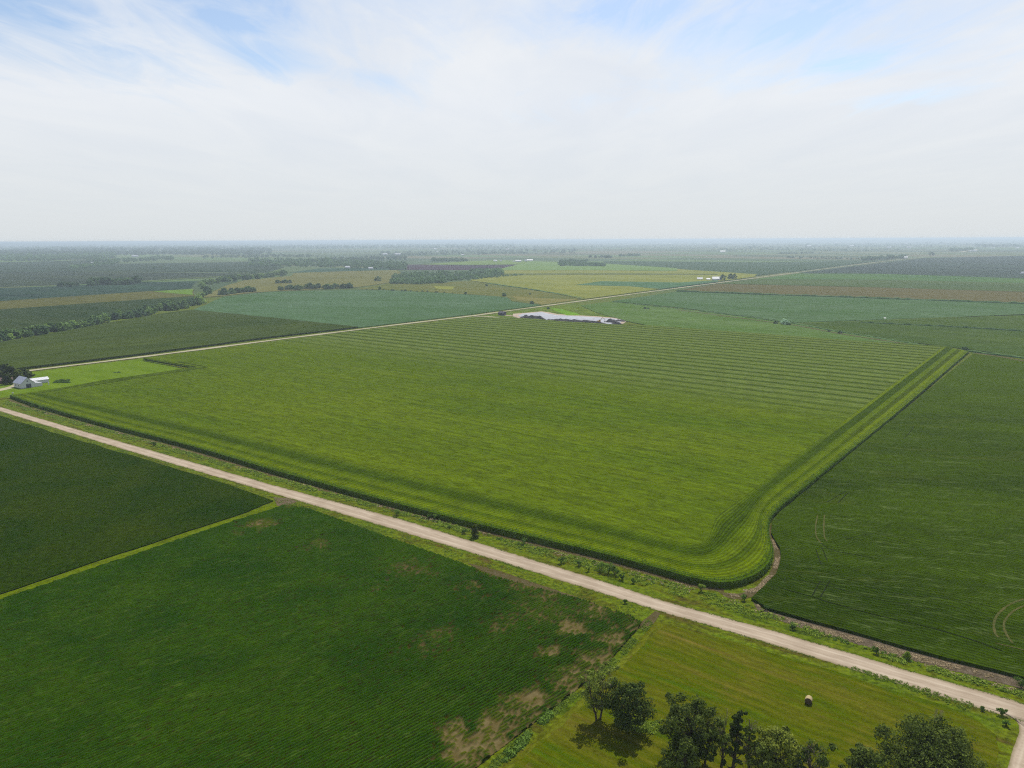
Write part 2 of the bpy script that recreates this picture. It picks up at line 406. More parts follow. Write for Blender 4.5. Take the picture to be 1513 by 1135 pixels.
# ---- right bean field --------------------------------------------------------
rf_px = [(1139, 790), (1152, 812), (1153, 830), (1146, 852), (1128, 870), (1110, 887), (1135, 902.6), (1190, 918), (1244, 932.6), (1305, 950), (1368, 968), (1440, 986), (1513, 1005), (1620, 1034), (1760, 900), (1640, 552), (1513, 533), (1437, 524), (1326, 615), (1221, 702), (1193, 726), (1152, 759), (1140, 775)]
M['beans_r'] = crop('beans_right', (38, 60, 26), (50, 74, 30), (66, 84, 40), ang=R(-8), row=0, big=60, fine=1.0, fineamt=.3, streak=.35, seed=3)
def right_mat():
    t = NT('bean_field_right')
    A = t.noise(t.rot(R(-25), .5, 1.3), 1/55, 4, .55, .5); A2 = t.noise(t.rot(R(-10), .25, 1.2), 1/18, 5, .6, 1.)
    col = t.mix(t.mr(A, .35, .65), alb((54, 72, 26)), alb((70, 90, 34)))
    col = t.mix(t.mr(A2, .55, .75, 0, .6), col, alb((86, 94, 48)))
    wisp = t.noise(t.rot(R(-14), .22, 1), 1/2.6, 5, .75, .6)
    col = t.mix(t.mr(wisp, .54, .72, 0, .6), col, alb((112, 128, 78)))
    # the far half is painted paler
    # haze and grazing view put into the colour, growing with distance
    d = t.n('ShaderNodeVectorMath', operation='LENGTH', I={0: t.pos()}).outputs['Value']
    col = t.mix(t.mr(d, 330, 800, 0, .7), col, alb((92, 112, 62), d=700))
    fn = t.math('ADD', t.math('MULTIPLY', t.noise(t.pos(), 1.3, 3, .75), .4), t.math('MULTIPLY', t.noise(t.pos(), .36, 4, .85), .6))
    y = t.sep(t.rot(E1, 1, 1))[1]
    yb = t.math('ADD', y, t.mr(t.noise(t.pos(), 1/40, 2), 0, 1, -9, 9))
    w = t.math('SINE', t.math('MULTIPLY', yb, 2*math.pi/1.5))
    k = t.math('MULTIPLY', t.mr(fn, .38, .62, .68, 1.34), t.mr(w, -1, 1, .8, 1.14))
    col = t.mix(1.0, col, t.n('ShaderNodeCombineColor', I={0: k, 1: k, 2: k}).outputs[0], 'MULTIPLY')
    return t.finish(col, .85, t.math('ADD', fn, t.math('MULTIPLY', w, .3)), .7, .4, 0)
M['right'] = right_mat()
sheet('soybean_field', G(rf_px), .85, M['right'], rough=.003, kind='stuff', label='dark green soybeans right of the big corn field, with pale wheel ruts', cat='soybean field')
# wheel ruts pressed into the beans
M['rut'] = soil_mat('rut_soil', (118, 110, 70), (92, 98, 54), (54, 76, 30), 1/1.2)
M['rut_dark'] = soil_mat('rut_dark_leaves', (26, 40, 18), (44, 56, 24), (60, 72, 34), 1/1.2)  # dark green leaf tones for the narrow ruts
ruts = [([(1240, 866), (1290, 872), (1340, 884), (1400, 888), (1470, 902)], 1.2), ([(1160, 858), (1215, 868), (1300, 890), (1380, 905)], 1.0), ([(1250, 800), (1290, 792), (1340, 800)], 1.0), ([(1222, 764), (1262, 768)], 1.0), ([(1512, 889), (1490, 898), (1474, 912), (1468, 926), (1470, 940), (1475, 946)], 3), ([(1513, 899), (1497, 907), (1485, 920), (1483, 932), (1489, 946), (1496, 955)], 3),
        ([(1208, 764), (1205, 780), (1206, 796), (1213, 806)], 2), ([(1218, 764), (1217, 780), (1218, 797), (1222, 803)], 2.2), ([(1213, 806), (1222, 813), (1240, 819), (1262, 823), (1290, 828)], 1.3),
        ([(1222, 745), (1250, 728)], 1.3), ([(1238, 746), (1253, 731)], 1.5), ([(1205, 815), (1213, 838)], 1.2), ([(1214, 812), (1222, 832)], 1.2),
        ([(1200, 884), (1212, 862)], 1.5), ([(1212, 886), (1226, 862)], 1.5), ([(1150, 872), (1190, 883), (1232, 896), (1290, 912), (1350, 926), (1420, 945), (1480, 966)], 1.5),
        ([(1335, 651), (1345, 640), (1350, 632)], 1.2), ([(1298, 686), (1305, 689), (1322, 693)], 1.2), ([(1365, 617), (1385, 624)], 1.0), ([(1470, 955), (1500, 962), (1520, 968)], 2)]
def strip_px(name, px, w, z, mat, n=40, **kw):
    a = np.array(resample(G(px), n)); t = np.gradient(a, axis=0); t /= np.linalg.norm(t, axis=1)[:, None]
    nn = np.c_[-t[:, 1], t[:, 0]]; wv = (w*.5*(.7+.6*RNG.random(n)))[:, None]
    return ribbon(name, (a+nn*wv).tolist(), (a-nn*wv).tolist(), z, mat, n=n, smooth=False, **kw)
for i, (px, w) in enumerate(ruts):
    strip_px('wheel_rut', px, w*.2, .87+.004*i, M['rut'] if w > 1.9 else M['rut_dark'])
# ---- dirt strips, verges -------------------------------------------------------
strip_px('dirt_strip', [(x-1, y+3.0) for x, y in corn_edge_px[:15]], 2.0, .02, M['dryweed'], n=160)
ribbon('dirt_strip', G([(1060, 874), (1090, 878), (1118, 868), (1137, 848), (1144, 822), (1137, 795), (1139, 776), (1152, 758)]), G([(1076, 884), (1104, 884), (1126, 872), (1146, 851), (1153.5, 830), (1151, 810), (1141, 788), (1144, 770)]), .05, M['dryweed'], n=80, jitter=.8)
ribbon('dirt_strip', G([(1112, 888), (1135, 903), (1244, 933), (1368, 968.5), (1513, 1005.5), (1600, 1030)]), G([(1118, 900), (1140, 913), (1244, 945), (1365, 980), (1500, 1015), (1590, 1040)]), .05, soil_mat('ditch_soil', (104, 92, 78), (138, 124, 106), (78, 76, 44), 1/1.4), n=140, jitter=.6)
# ---- gravel roads --------------------------------------------------------------
nr_up = [(-60, 583), (0, 601), (105, 632), (211, 662), (400, 716), (598, 769), (760, 819), (900, 862), (980, 888), (1060, 910), (1149, 934), (1238, 960), (1329, 987.5), (1438, 1018), (1530, 1045), (1660, 1083)]
nr_lo = [(-60, 590), (0, 608), (92, 636), (185, 665), (400, 728), (631, 797), (760, 836), (900, 880), (980, 904.5), (1060, 928), (1120, 946), (1240, 983), (1320, 1008), (1389, 1029.6), (1479, 1056), (1600, 1093)]
ribbon('gravel_road', G(nr_up), G(nr_lo), .03, M['road'], n=420, jitter=.55, smooth=False)
side = M['road']
ribbon('gravel_road', G([(1600, 1072), (1560, 1085), (1545, 1110), (1535, 1150), (1520, 1230), (1500, 1330)]), G([(1440, 1042), (1478, 1052), (1500, 1064), (1506, 1080), (1496, 1110), (1482, 1160), ]), .034, M['road'], n=50, jitter=.3)
fr = [(-60, 563), (0, 554), (49, 547.4), (130, 537.5), (211.5, 527.6), (400, 503.5), (500, 491), (589, 480), (698, 467), (737, 461.5), (800, 453), (858, 445), (978, 429), (1057, 418.7), (1115, 411.2), (1180, 402.5), (1245, 394), (1300, 387), (1367, 379.7)]
strip_px('gravel_road', fr, 7.5, .36, M['road_far'], n=160)
# ---- foreground fields -----------------------------------------------------------
def dcorn_mat():
    t = NT('dark_corn_near')
    A = t.noise(t.pos(), 1/32, 4, .55, .5)
    col = t.mix(t.mr(A, .25, .75), alb((44, 66, 20)), alb((60, 76, 26)))
    fn = t.noise(t.rot(R(50), .6, 1), 1/.7, 3, .8); fb = t.noise(t.pos(), 1/2., 4, .85)
    k = t.mr(t.math('ADD', t.math('MULTIPLY', fn, .45), t.math('MULTIPLY', fb, .55)), .38, .62, .55, 1.5)
    col = t.mix(1.0, col, t.n('ShaderNodeCombineColor', I={0: k, 1: k, 2: k}).outputs[0], 'MULTIPLY')
    col = t.mix(t.mr(t.noise(t.pos(), .9, 3, .8), .58, .68, 0, .5), col, alb((88, 96, 44)))
    return t.finish(col, .85, fn, .9, .6, 0)
dpx = [(-90, 590), (0, 615), (113, 650.5), (225, 683), (338, 717), (404, 741), (366, 757), (250, 795), (120, 838), (0, 879), (-260, 965)]
sheet('corn_field', G(dpx), .4, dcorn_mat(), rough=.004, kind='stuff', label='dark speckled corn in the triangle at the lower left, below the gravel road', cat='corn field')

def soy_near():
    """soybean rows as real relief: ridges of canopy, bare soil between them where growth is poor"""
    ang = R(43); row = .92; dr = row/5; dl = .55
    poly = G([(409, 752), (420, 747), (450, 750.5), (559, 790), (681, 833), (730, 853), (800, 872), (871, 890), (936, 913), (950, 922), (922, 955), (894, 986), (838, 1032), (780, 1077), (717, 1125), (672, 1165), (500, 1165), (-40, 1165), (-260, 1100), (-190, 960), (0, 888.5), (120, 848), (250, 804), (345, 772)])
    P = np.array(poly); ca, sa = math.cos(ang), math.sin(ang)
    U = P[:, 0]*ca+P[:, 1]*sa; W = -P[:, 0]*sa+P[:, 1]*ca
    u = np.arange(U.min(), U.max(), dl); w = np.arange(W.min(), W.max(), dr)
    UU, WW = np.meshgrid(u, w, indexing='ij')
    X = UU*ca-WW*sa; Y = UU*sa+WW*ca
    # inside test
    ins = np.zeros(X.shape, bool); n = len(P)
    for i in range(n):
        x1, y1 = P[i]; x2, y2 = P[(i+1) % n]
        c = ((y1 > Y) != (y2 > Y)) & (X < (x2-x1)*(Y-y1)/(y2-y1+1e-12)+x1); ins ^= c
    n1, n2, n3, n4 = VN(1), VN(2), VN(3), VN(4)
    dead = np.zeros(X.shape)
    blobs = [(848, 930, 4, .95), (665, 1083, 3.5, .6), (688, 1110, 5, .75), (672, 1096, 3, .7), (730, 1076, 4, .7), (722, 1098, 5, .6), (745, 1110, 5, .5), (790, 1036, 4.5, .8), (835, 1003, 5, .3), (868, 984, 7, .42), (892, 976, 4, .5), (812, 965, 3, .6),
             (905, 950, 5, .4), (935, 925, 6, .4), (855, 1015, 6, .33), (820, 1045, 6, .3), (765, 1062, 8, .35), (383, 776, 6, .55), (350, 790, 3, .3), (472, 805, 6, .35), (605, 845, 9, .33), (560, 870, 4, .22), (700, 870, 6, .33), (735, 845, 6, .4), (770, 868, 5, .35), (815, 882, 5, .33), (880, 905, 6, .4), (740, 925, 5, .28), (655, 940, 6, .26), (625, 962, 6, .22), (800, 905, 12, .22), (440, 748, 5, .35)]
    for bx, by, r, s in blobs:
        c = g(bx, by); r *= .8; s *= .82; d2 = (((X-c[0])+(n2(X/3, Y/3)-.5)*r*1.2)**2+((Y-c[1])+(n1(X/3, Y/3)-.5)*r*1.2)**2)/(r*r)
        dead = np.maximum(dead, s*np.exp(-d2*.75))
    fr_ = n1(X/7, Y/7)*.5+n2(X/2.6, Y/2.6)*.35+n3(X/1., Y/1.)*.15
    dead = np.clip(dead*(.35+1.25*fr_), 0, .92)
    rowi = np.floor(WW/row+.5); pick = VN(31).t[(np.floor(UU/.9+rowi*.37).astype(int)) & 255, rowi.astype(int) & 255]
    lost = (pick < dead*1.15).astype(float)
    # distance to the right border: thinner stand there
    thin = np.clip((fr_-.58)*3, 0, .25)
    ph = WW/row*2*math.pi+ (n4(UU/25, WW/25)-.5)*1.2
    rid = np.clip(.5+.5*np.cos(ph), 0, 1)**.55
    vig = .86+.28*n2(UU/.8+50, WW/.9)          # plant vigour
    rgt = np.clip((X-(-60))/70, 0, 1)*np.clip((260-Y)/60, 0, 1)       # rows not yet closed at the lower right
    gap = .5+.42*rgt
    hgt = .85*(1-dead*.45)*(1-.85*lost)*(1-gap*(1-rid))*vig+ (n3(X*1.7, Y*1.7)-.5)*.22
    hgt = np.maximum(hgt, .02+.04*n3(X*3, Y*3))
    cover = np.clip((rid-.2+.25*(1-gap)+(n3(X*1.3, Y*1.3)-.5)*.9-dead*.35-lost*1.3)*3.2, 0, 1)
    nu, nw = X.shape; idx = np.arange(nu*nw).reshape(nu, nw)
    cell = ins[:-1, :-1] & ins[1:, :-1] & ins[:-1, 1:] & ins[1:, 1:]
    Fq = np.stack([idx[:-1, :-1], idx[1:, :-1], idx[1:, 1:], idx[:-1, 1:]], -1)[cell]
    used = np.unique(Fq); remap = -np.ones(nu*nw, int); remap[used] = np.arange(len(used)); Fq = remap[Fq]
    V = np.stack([X.ravel()[used], Y.ravel()[used], hgt.ravel()[used]+.02], -1)
    t = NT('soybean_rows')
    cov = t.n('ShaderNodeAttribute', attribute_name='cover').outputs['Fac']; dd = t.n('ShaderNodeAttribute', attribute_name='dead').outputs['Fac']
    A = t.noise(t.pos(), 1/26, 4, .6, .5); fn = t.math('ADD', t.math('MULTIPLY', t.noise(t.pos(), 2.2, 3, .8), .45), t.math('MULTIPLY', t.noise(t.rot(ang, .5, 1), .75, 4, .85), .55))
    col = t.mix(t.mr(A, .35, .65), alb((44, 68, 26), .95), alb((54, 77, 30), .95))
    col = t.mix(t.mr(t.noise(t.rot(ang, .3, 1), 1/1.7, 4, .75), .54, .72, 0, .5), col, alb((96, 116, 54)))
    k = t.mr(fn, .38, .62, .64, 1.38)
    col = t.mix(1.0, col, t.n('ShaderNodeCombineColor', I={0: k, 1: k, 2: k}).outputs[0], 'MULTIPLY')
    col = t.mix(t.math('MULTIPLY', t.mr(dd, .1, .5), .7), col, alb((104, 108, 44)))
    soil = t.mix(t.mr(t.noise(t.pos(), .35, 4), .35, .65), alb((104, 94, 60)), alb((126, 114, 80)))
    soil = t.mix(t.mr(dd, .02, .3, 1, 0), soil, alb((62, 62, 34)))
    col = t.mix(cov, soil, col)
    m = t.finish(col, .85, fn, .6, .25, 0)
    o = mesh_np('soybean_field', V, Fq, m, smooth=True)
    for nm, arr in (('cover', cover), ('dead', dead)):
        at = o.data.attributes.new(nm, 'FLOAT', 'POINT'); at.data.foreach_set('value', arr.ravel()[used].astype(np.float32))
    setp(o, 'dark green soybean rows filling the lower left foreground, with bare patches beside the hay field', 'soybean field', kind='stuff')
soy_near()
# bright grass strip between the two near fields
ribbon('grass_strip', G([(410, 741), (366, 757), (250, 795), (120, 838), (0, 879), (-200, 945)]), G([(418, 750), (345, 772), (250, 804), (120, 848), (0, 888.5), (-200, 958)]), .045, M['grass_strip'], n=120, jitter=.3)
# hay field
def hay_mat():
    t = NT('mown_hay')
    S = t.noise(t.rot(R(-40), .035, 1), 1/1.7, 5, .7, .3); S2 = t.noise(t.rot(R(-38), .05, 1), 1/7.5, 3, .6, .4)
    A = t.noise(t.pos(), 1/17, 5, .65, .8)
    f = t.math('ADD', t.math('MULTIPLY', S, .4), t.math('ADD', t.math('MULTIPLY', S2, .3), t.math('MULTIPLY', A, .3)))
    col = t.ramp(f, [(.36, alb((114, 104, 54))), (.44, alb((102, 104, 42))), (.52, alb((90, 100, 34))), (.6, alb((80, 102, 32))), (.68, alb((102, 112, 46)))])
    col = t.mix(t.mr(t.noise(t.pos(), 1/9, 5, .75, .6), .6, .72, 0, .55), col, alb((112, 98, 64)))
    fn = t.math('ADD', t.math('MULTIPLY', t.noise(t.pos(), 1.8, 3, .8), .5), t.math('MULTIPLY', t.noise(t.rot(R(-40), .3, 1), 1/1.4, 4, .85), .5))
    k = t.mr(fn, .38, .62, .7, 1.34)
    y = t.sep(t.rot(R(-40), 1, 1))[1]
    w = t.math('SINE', t.math('MULTIPLY', t.math('ADD', y, t.mr(t.noise(t.pos(), 1/25, 2), 0, 1, -5, 5)), 2*math.pi/2.9))
    k = t.math('MULTIPLY', k, t.mr(w, -1, 1, .9, 1.08))
    col = t.mix(1.0, col, t.n('ShaderNodeCombineColor', I={0: k, 1: k, 2: k}).outputs[0], 'MULTIPLY')
    return t.finish(col, .9, fn, .6, .15, 0)
hay_px = [(968, 919), (1010, 929), (1100, 953), (1230, 991), (1330, 1024), (1400, 1044), (1440, 1062), (1470, 1085), (1476, 1110), (1460, 1180), (700, 1200), (735, 1140), (800, 1092), (862, 1040), (915, 985), (945, 945)]
M['hayfield'] = hay_mat()
sheet('hay_field', G(hay_px), .06, M['hayfield'], wall=False, rough=.006, kind='structure')
ribbon('grass_track', G([(975, 922), (930, 965), (860, 1034), (780, 1102), (730, 1142), (690, 1175)]), G([(981, 923), (937, 966), (868, 1036), (790, 1104), (742, 1144), (700, 1180)]), .075, crop('track_grass', (96, 102, 38), (108, 116, 46), (108, 94, 52), ang=E2, big=8, fine=.8, fineamt=.4), n=80, jitter=.8)
# field approaches of worn earth
sheet('dirt_patch', G([(404, 735), (424, 736), (440, 741), (428, 746), (410, 748)]), .055, M['soil'], wall=False, rough=.01)
sheet('dirt_patch', G([(968, 903), (976, 906), (966, 922), (948, 930), (938, 926), (955, 914)]), .055, M['dryweed'], wall=False, rough=.01)
ribbon('dirt_patch', G([(690, 832), (740, 845), (800, 865), (880, 892)]), G([(700, 838), (740, 854), (800, 872), (880, 896)]), .05, M['dryweed'], n=60, jitter=.5)
sheet('lawn', G([(49, 549.5), (210, 530), (270, 545), (180, 560), (100, 572), (20, 584), (-60, 600), (-60, 566)]), .05, crop('lawn_grass', (102, 128, 38), (116, 140, 48), (94, 114, 44), big=25, fine=2.0, fineamt=.15), wall=False, rough=.004)
for px, w in (([(1380, 1070), (1384, 1048)], .5), ([(1386, 1070), (1392, 1050)], .6)): strip_px('hay_rut', px, w, .08, M['rut'], n=10)

# ---- far patchwork (each a crop sheet of its own) ---------------------------------
def fld(name, px, c1, c2, z=.5, ang=R(-38), big=160, seed=0, fine=6, c3=None, streak=.5):
    w = G(px); dm = sum(math.hypot(*p) for p in w if abs(p[0]) < p[1])/max(1, sum(1 for p in w if abs(p[0]) < p[1]))
    c1, c2 = through_air(c1, dm), through_air(c2, dm); c3 = through_air(c3, dm) if c3 else None
    AIR[0] = 0
    m = crop(name+'_mat', c1, c2, c3, ang=ang, big=big, fine=fine, fineamt=.2, streak=streak, bstr=.2, bdist=.5, seed=seed)
    AIR[0] = 250
    return sheet(name, G(px), z, m, rough=.003, seed=seed)
J = R(-37)
fld('corn_field', [(-80, 522), (0, 508), (60, 498), (150, 481), (240, 465), (284, 459.5), (400, 471), (529, 485), (500, 488.5), (400, 500), (211, 525), (130, 535), (49, 544.5), (0, 550.5), (-80, 561)], (80, 96, 54), (92, 106, 66), 2.0, seed=1, ang=E2)
fld('soybean_field', [(284, 459.5), (310, 448), (330, 439), (375, 434), (400, 431.5), (520, 429), (580, 429.5), (661, 434), (726, 438), (750, 440), (756, 446), (782, 449.5), (800, 451.5), (737, 459.5), (698, 465), (589, 478), (529, 485), (400, 471)], (96, 122, 96), (108, 132, 112), .8, seed=2, ang=R(-20), c3=(116, 138, 118))
fld('light_soybean_field', [(905, 446), (1000, 457), (1090, 468), (1176, 480), (1240, 492), (1340, 508), (1395, 513.5), (1250, 504), (1120, 494), (960, 482), (925, 475), (880, 462), (858, 452)], (98, 124, 76), (116, 138, 98), .8, seed=3)
fld('corn_field', [(-80, 468), (0, 459), (285, 439), (290, 443), (200, 463), (120, 479), (40, 493), (0, 499), (-80, 512)], (80, 96, 60), (90, 104, 76), 2.0, seed=4)
fld('grain_field', [(-80, 450), (0, 446), (222, 431), (286, 428.5), (287, 438.5), (0, 459), (-80, 467)], (108, 114, 78), (122, 126, 90), 1.2, seed=5)
fld('meadow', [(225, 431.5), (285, 428.2), (285, 437), (250, 434)], (118, 146, 72), (130, 156, 80), 1.5, seed=6)
fld('soybean_field', [(-80, 430), (0, 426), (87, 423.3), (206, 417.3), (291, 416), (282, 426), (222, 431), (0, 445.5), (-80, 449)], (86, 106, 98), (98, 118, 112), .7, seed=7)
fld('corn_field', [(-80, 406), (0, 403), (130, 402), (330, 404), (395, 405), (206, 416), (87, 422), (0, 425), (-80, 428)], (96, 114, 92), (110, 124, 106), 1.4, seed=8)
fld('grain_field', [(-80, 390), (0, 388), (127, 385), (180, 390), (330, 388), (400, 386), (420, 395), (395, 403), (130, 401), (-80, 405)], (106, 128, 92), (118, 136, 102), 1.2, seed=9)
fld('grain_field', [(300, 440), (330, 424), (360, 415), (431, 408), (434, 404), (520, 401), (587, 399.5), (596, 406), (577, 418), (529, 425), (407, 431), (375, 433), (330, 438)], (126, 132, 102), (138, 142, 116), 1.0, seed=10)
fld('meadow', [(529, 427), (577, 418), (640, 419), (698, 415), (720, 419), (800, 431), (863, 442), (800, 451), (782, 449), (757, 445), (750, 439.7), (726, 437.5), (661, 433.5), (580, 429)], (112, 126, 88), (132, 134, 98), .4, seed=11, big=60, c3=(96, 118, 80))
fld('meadow', [(640, 423), (672, 424), (668, 428.5), (645, 427)], (138, 148, 98), (150, 156, 104), .6, seed=12)
fld('grain_field', [(756, 438), (800, 441), (856, 443), (800, 451), (785, 446), (765, 444)], (132, 134, 98), (144, 142, 106), .6, seed=13, big=40)
fld('soybean_field', [(421, 404), (470, 397), (560, 396), (590, 398.5), (520, 400.5), (434, 403)], (102, 124, 116), (112, 134, 124), .5, seed=14)
fld('corn_field', [(695, 415), (739, 398), (786, 388), (892, 391), (1000, 398), (1119, 406), (1113, 410), (1057, 417), (978, 427.5), (862, 443), (800, 430), (720, 418.5)], (140, 150, 102), (154, 160, 116), 1.3, seed=15, big=120)
fld('pasture', [(786, 386.5), (892, 390), (1000, 397), (1000, 401), (880, 400), (740, 400), (739, 398)], (132, 156, 120), (144, 166, 134), 1.9, seed=16)
fld('corn_field', [(740, 405), (900, 404.5), (1060, 405.5), (1060, 407), (900, 406.5), (740, 407)], (122, 134, 100), (130, 142, 108), 1.8, seed=17)
fld('soybean_field', [(889, 416.5), (1003, 418.5), (1060, 415), (1062, 417), (976, 428), (930, 424), (850, 422)], (104, 132, 112), (116, 142, 124), 1.7, seed=18)
fld('corn_field', [(892, 386), (1119, 388), (1300, 386), (1245, 392), (1119, 408), (1000, 403), (892, 391)], (116, 134, 116), (118, 136, 118), 1.2, seed=19)
fld('bare_field', [(560, 396), (545, 392), (620, 391), (700, 392), (768, 391), (750, 396), (690, 399), (590, 399)], (108, 106, 116), (122, 118, 126), .3, seed=20)
fld('pasture', [(620, 391), (680, 387), (735, 384.5), (790, 386), (765, 391), (700, 391.5)], (136, 158, 116), (146, 166, 126), .5, seed=21)
fld('grain_field', [(1000, 430), (1060, 420.5), (1113, 421.5), (1300, 426), (1513, 432.5), (1620, 435), (1620, 453), (1513, 448.5), (1300, 441), (1113, 434.6)], (116, 118, 98), (124, 124, 104), 1.6, seed=22)
fld('corn_field', [(1060, 420), (1115, 413), (1300, 414), (1513, 419), (1620, 421), (1620, 435), (1513, 432), (1300, 425.6), (1113, 421)], (104, 122, 92), (116, 132, 104), 1.3, seed=23)
fld('pasture', [(1115, 413), (1180, 404.5), (1300, 405), (1513, 412), (1620, 415), (1620, 421), (1513, 419), (1300, 414)], (108, 134, 100), (120, 144, 112), .9, seed=24)
fld('soybean_field', [(1180, 404.3), (1245, 396), (1367, 381.5), (1513, 378), (1620, 378), (1620, 415), (1513, 411.6), (1300, 404.6)], (112, 126, 114), (120, 136, 132), .7, seed=25, big=300)
fld('soybean_field', [(905, 445.5), (1000, 431.5), (1113, 436), (1300, 442), (1513, 450), (1620, 454), (1620, 459), (1513, 465), (1176, 477.5), (1090, 466), (1000, 455)], (96, 122, 92), (110, 132, 110), .8, seed=26, c3=(120, 142, 118))
fld('soybean_field', [(1176, 479), (1513, 466), (1620, 461), (1620, 545), (1513, 529), (1430, 517), (1340, 506), (1240, 490)], (86, 106, 66), (100, 118, 80), .7, seed=27)
# thin dark borders between fields are low hedges
M['hedge'] = leaf_mat('hedge_leaves', (48, 70, 34), (66, 88, 44))
def hedge(px, w, h, label, n=90, name='hedge'):
    a = np.array(resample(G(px), n, False)); t = np.gradient(a, axis=0); t /= np.linalg.norm(t, axis=1)[:, None]; nn = np.c_[-t[:, 1], t[:, 0]]
    V = []; Fc = []
    rnd = random.Random(len(px)+int(px[0][0]))
    for i in range(n):
        ww = w*rnd.uniform(.6, 1.2); hh = h*rnd.uniform(.6, 1.25)
        for s, z in ((-1, 0), (-.7, hh*.7), (0, hh), (.7, hh*.7), (1, 0)):
            q = a[i]+nn[i]*s*ww/2; V.append((q[0], q[1], z))
    for i in range(n-1):
        for j in range(4): Fc.append((i*5+j, i*5+j+1, i*5+j+6, i*5+j+5))
    return setp(mesh_np(name, V, Fc, M['hedge']), label, 'hedge')
hedge([(1000, 431), (1113, 435.3), (1300, 442), (1513, 449.5), (1620, 453)], 6, 3.5, 'long dark hedge line below the tan field on the right')
hedge([(1272, 477.5), (1400, 483.5), (1513, 490.5), (1620, 497)], 3.5, 2.2, 'short dark hedge line crossing the green field at the right edge')
hedge([(720, 419), (800, 430.5), (863, 442)], 6, 2.5, 'low dark hedge between the rough meadow and the yellow-green corn')
hedge([(905, 447), (990, 456), (1090, 467.5), (1176, 479), (1240, 491), (1340, 507.5), (1432, 520), (1513, 530), (1620, 546)], 3.5, 1.8, 'weedy hedge following the ditch behind the big corn field', n=160)
strip_px('path', [(1176, 478.5), (1300, 474), (1513, 465), (1620, 460.5)], 4, 1.0, crop('track_green', (92, 118, 66), (100, 126, 74)))
strip_px('path', [(0, 426), (87, 423)], 12, 2.2, crop('track_a', (120, 138, 92), (130, 146, 98)))
strip_px('path', [(206, 417), (300, 411), (400, 405.5)], 12, 2.3, crop('track_b', (126, 144, 84), (134, 150, 92)))
strip_px('dirt_strip', [(1440, 523), (1480, 529), (1513, 535), (1600, 550)], 4, .9, M['dryweed'])
strip_px('dirt_strip', [(1000, 458.5), (1090, 470.5), (1130, 476), (1176, 482), (1240, 494), (1340, 509.5), (1432, 522.5)], 4, .95, M['dryweed'], n=90)
strip_px('path', [(1420, 372.5), (1445, 368.5)], 25, 1, M['road_far'], n=8)

# ------------------------------------------------------------------ trees
def tube(V, Fc, p, q, r0, r1, n=6):
    p = Vector(p); q = Vector(q); d = (q-p).normalized(); a = d.orthogonal().normalized(); b = d.cross(a); k = len(V)
    for c, r in ((p, r0), (q, r1)):
        for i in range(n):
            t = 2*math.pi*i/n; V.append(tuple(c+(a*math.cos(t)+b*math.sin(t))*r))
    for i in range(n): Fc.append((k+i, k+(i+1) % n, k+n+(i+1) % n, k+n+i))
def leaves(V, Fc, centres, radii, per, size, rnd, flat=.8):
    for c, r in zip(centres, radii):
        for _ in range(per):
            while True:
                d = Vector((rnd.gauss(0, 1), rnd.gauss(0, 1), rnd.gauss(0, 1)))
                if d.length > .01: break
            d.normalize(); rr = r*rnd.uniform(.45, 1.08)
            p = Vector(c)+Vector((d.x*rr, d.y*rr, d.z*rr*flat))
            nrm = (d+Vector((rnd.uniform(-.8, .8), rnd.uniform(-.8, .8), rnd.uniform(-.3, .9)))).normalized()
            a = nrm.orthogonal().normalized(); b = nrm.cross(a); th = rnd.uniform(0, 6.28)
            a, b = a*math.cos(th)+b*math.sin(th), b*math.cos(th)-a*math.sin(th)
            s = size*rnd.uniform(.6, 1.3); k = len(V)
            V += [tuple(p-a*s), tuple(p-b*s*.6), tuple(p+a*s), tuple(p+b*s*.6)]; Fc.append((k, k+1, k+2, k+3))
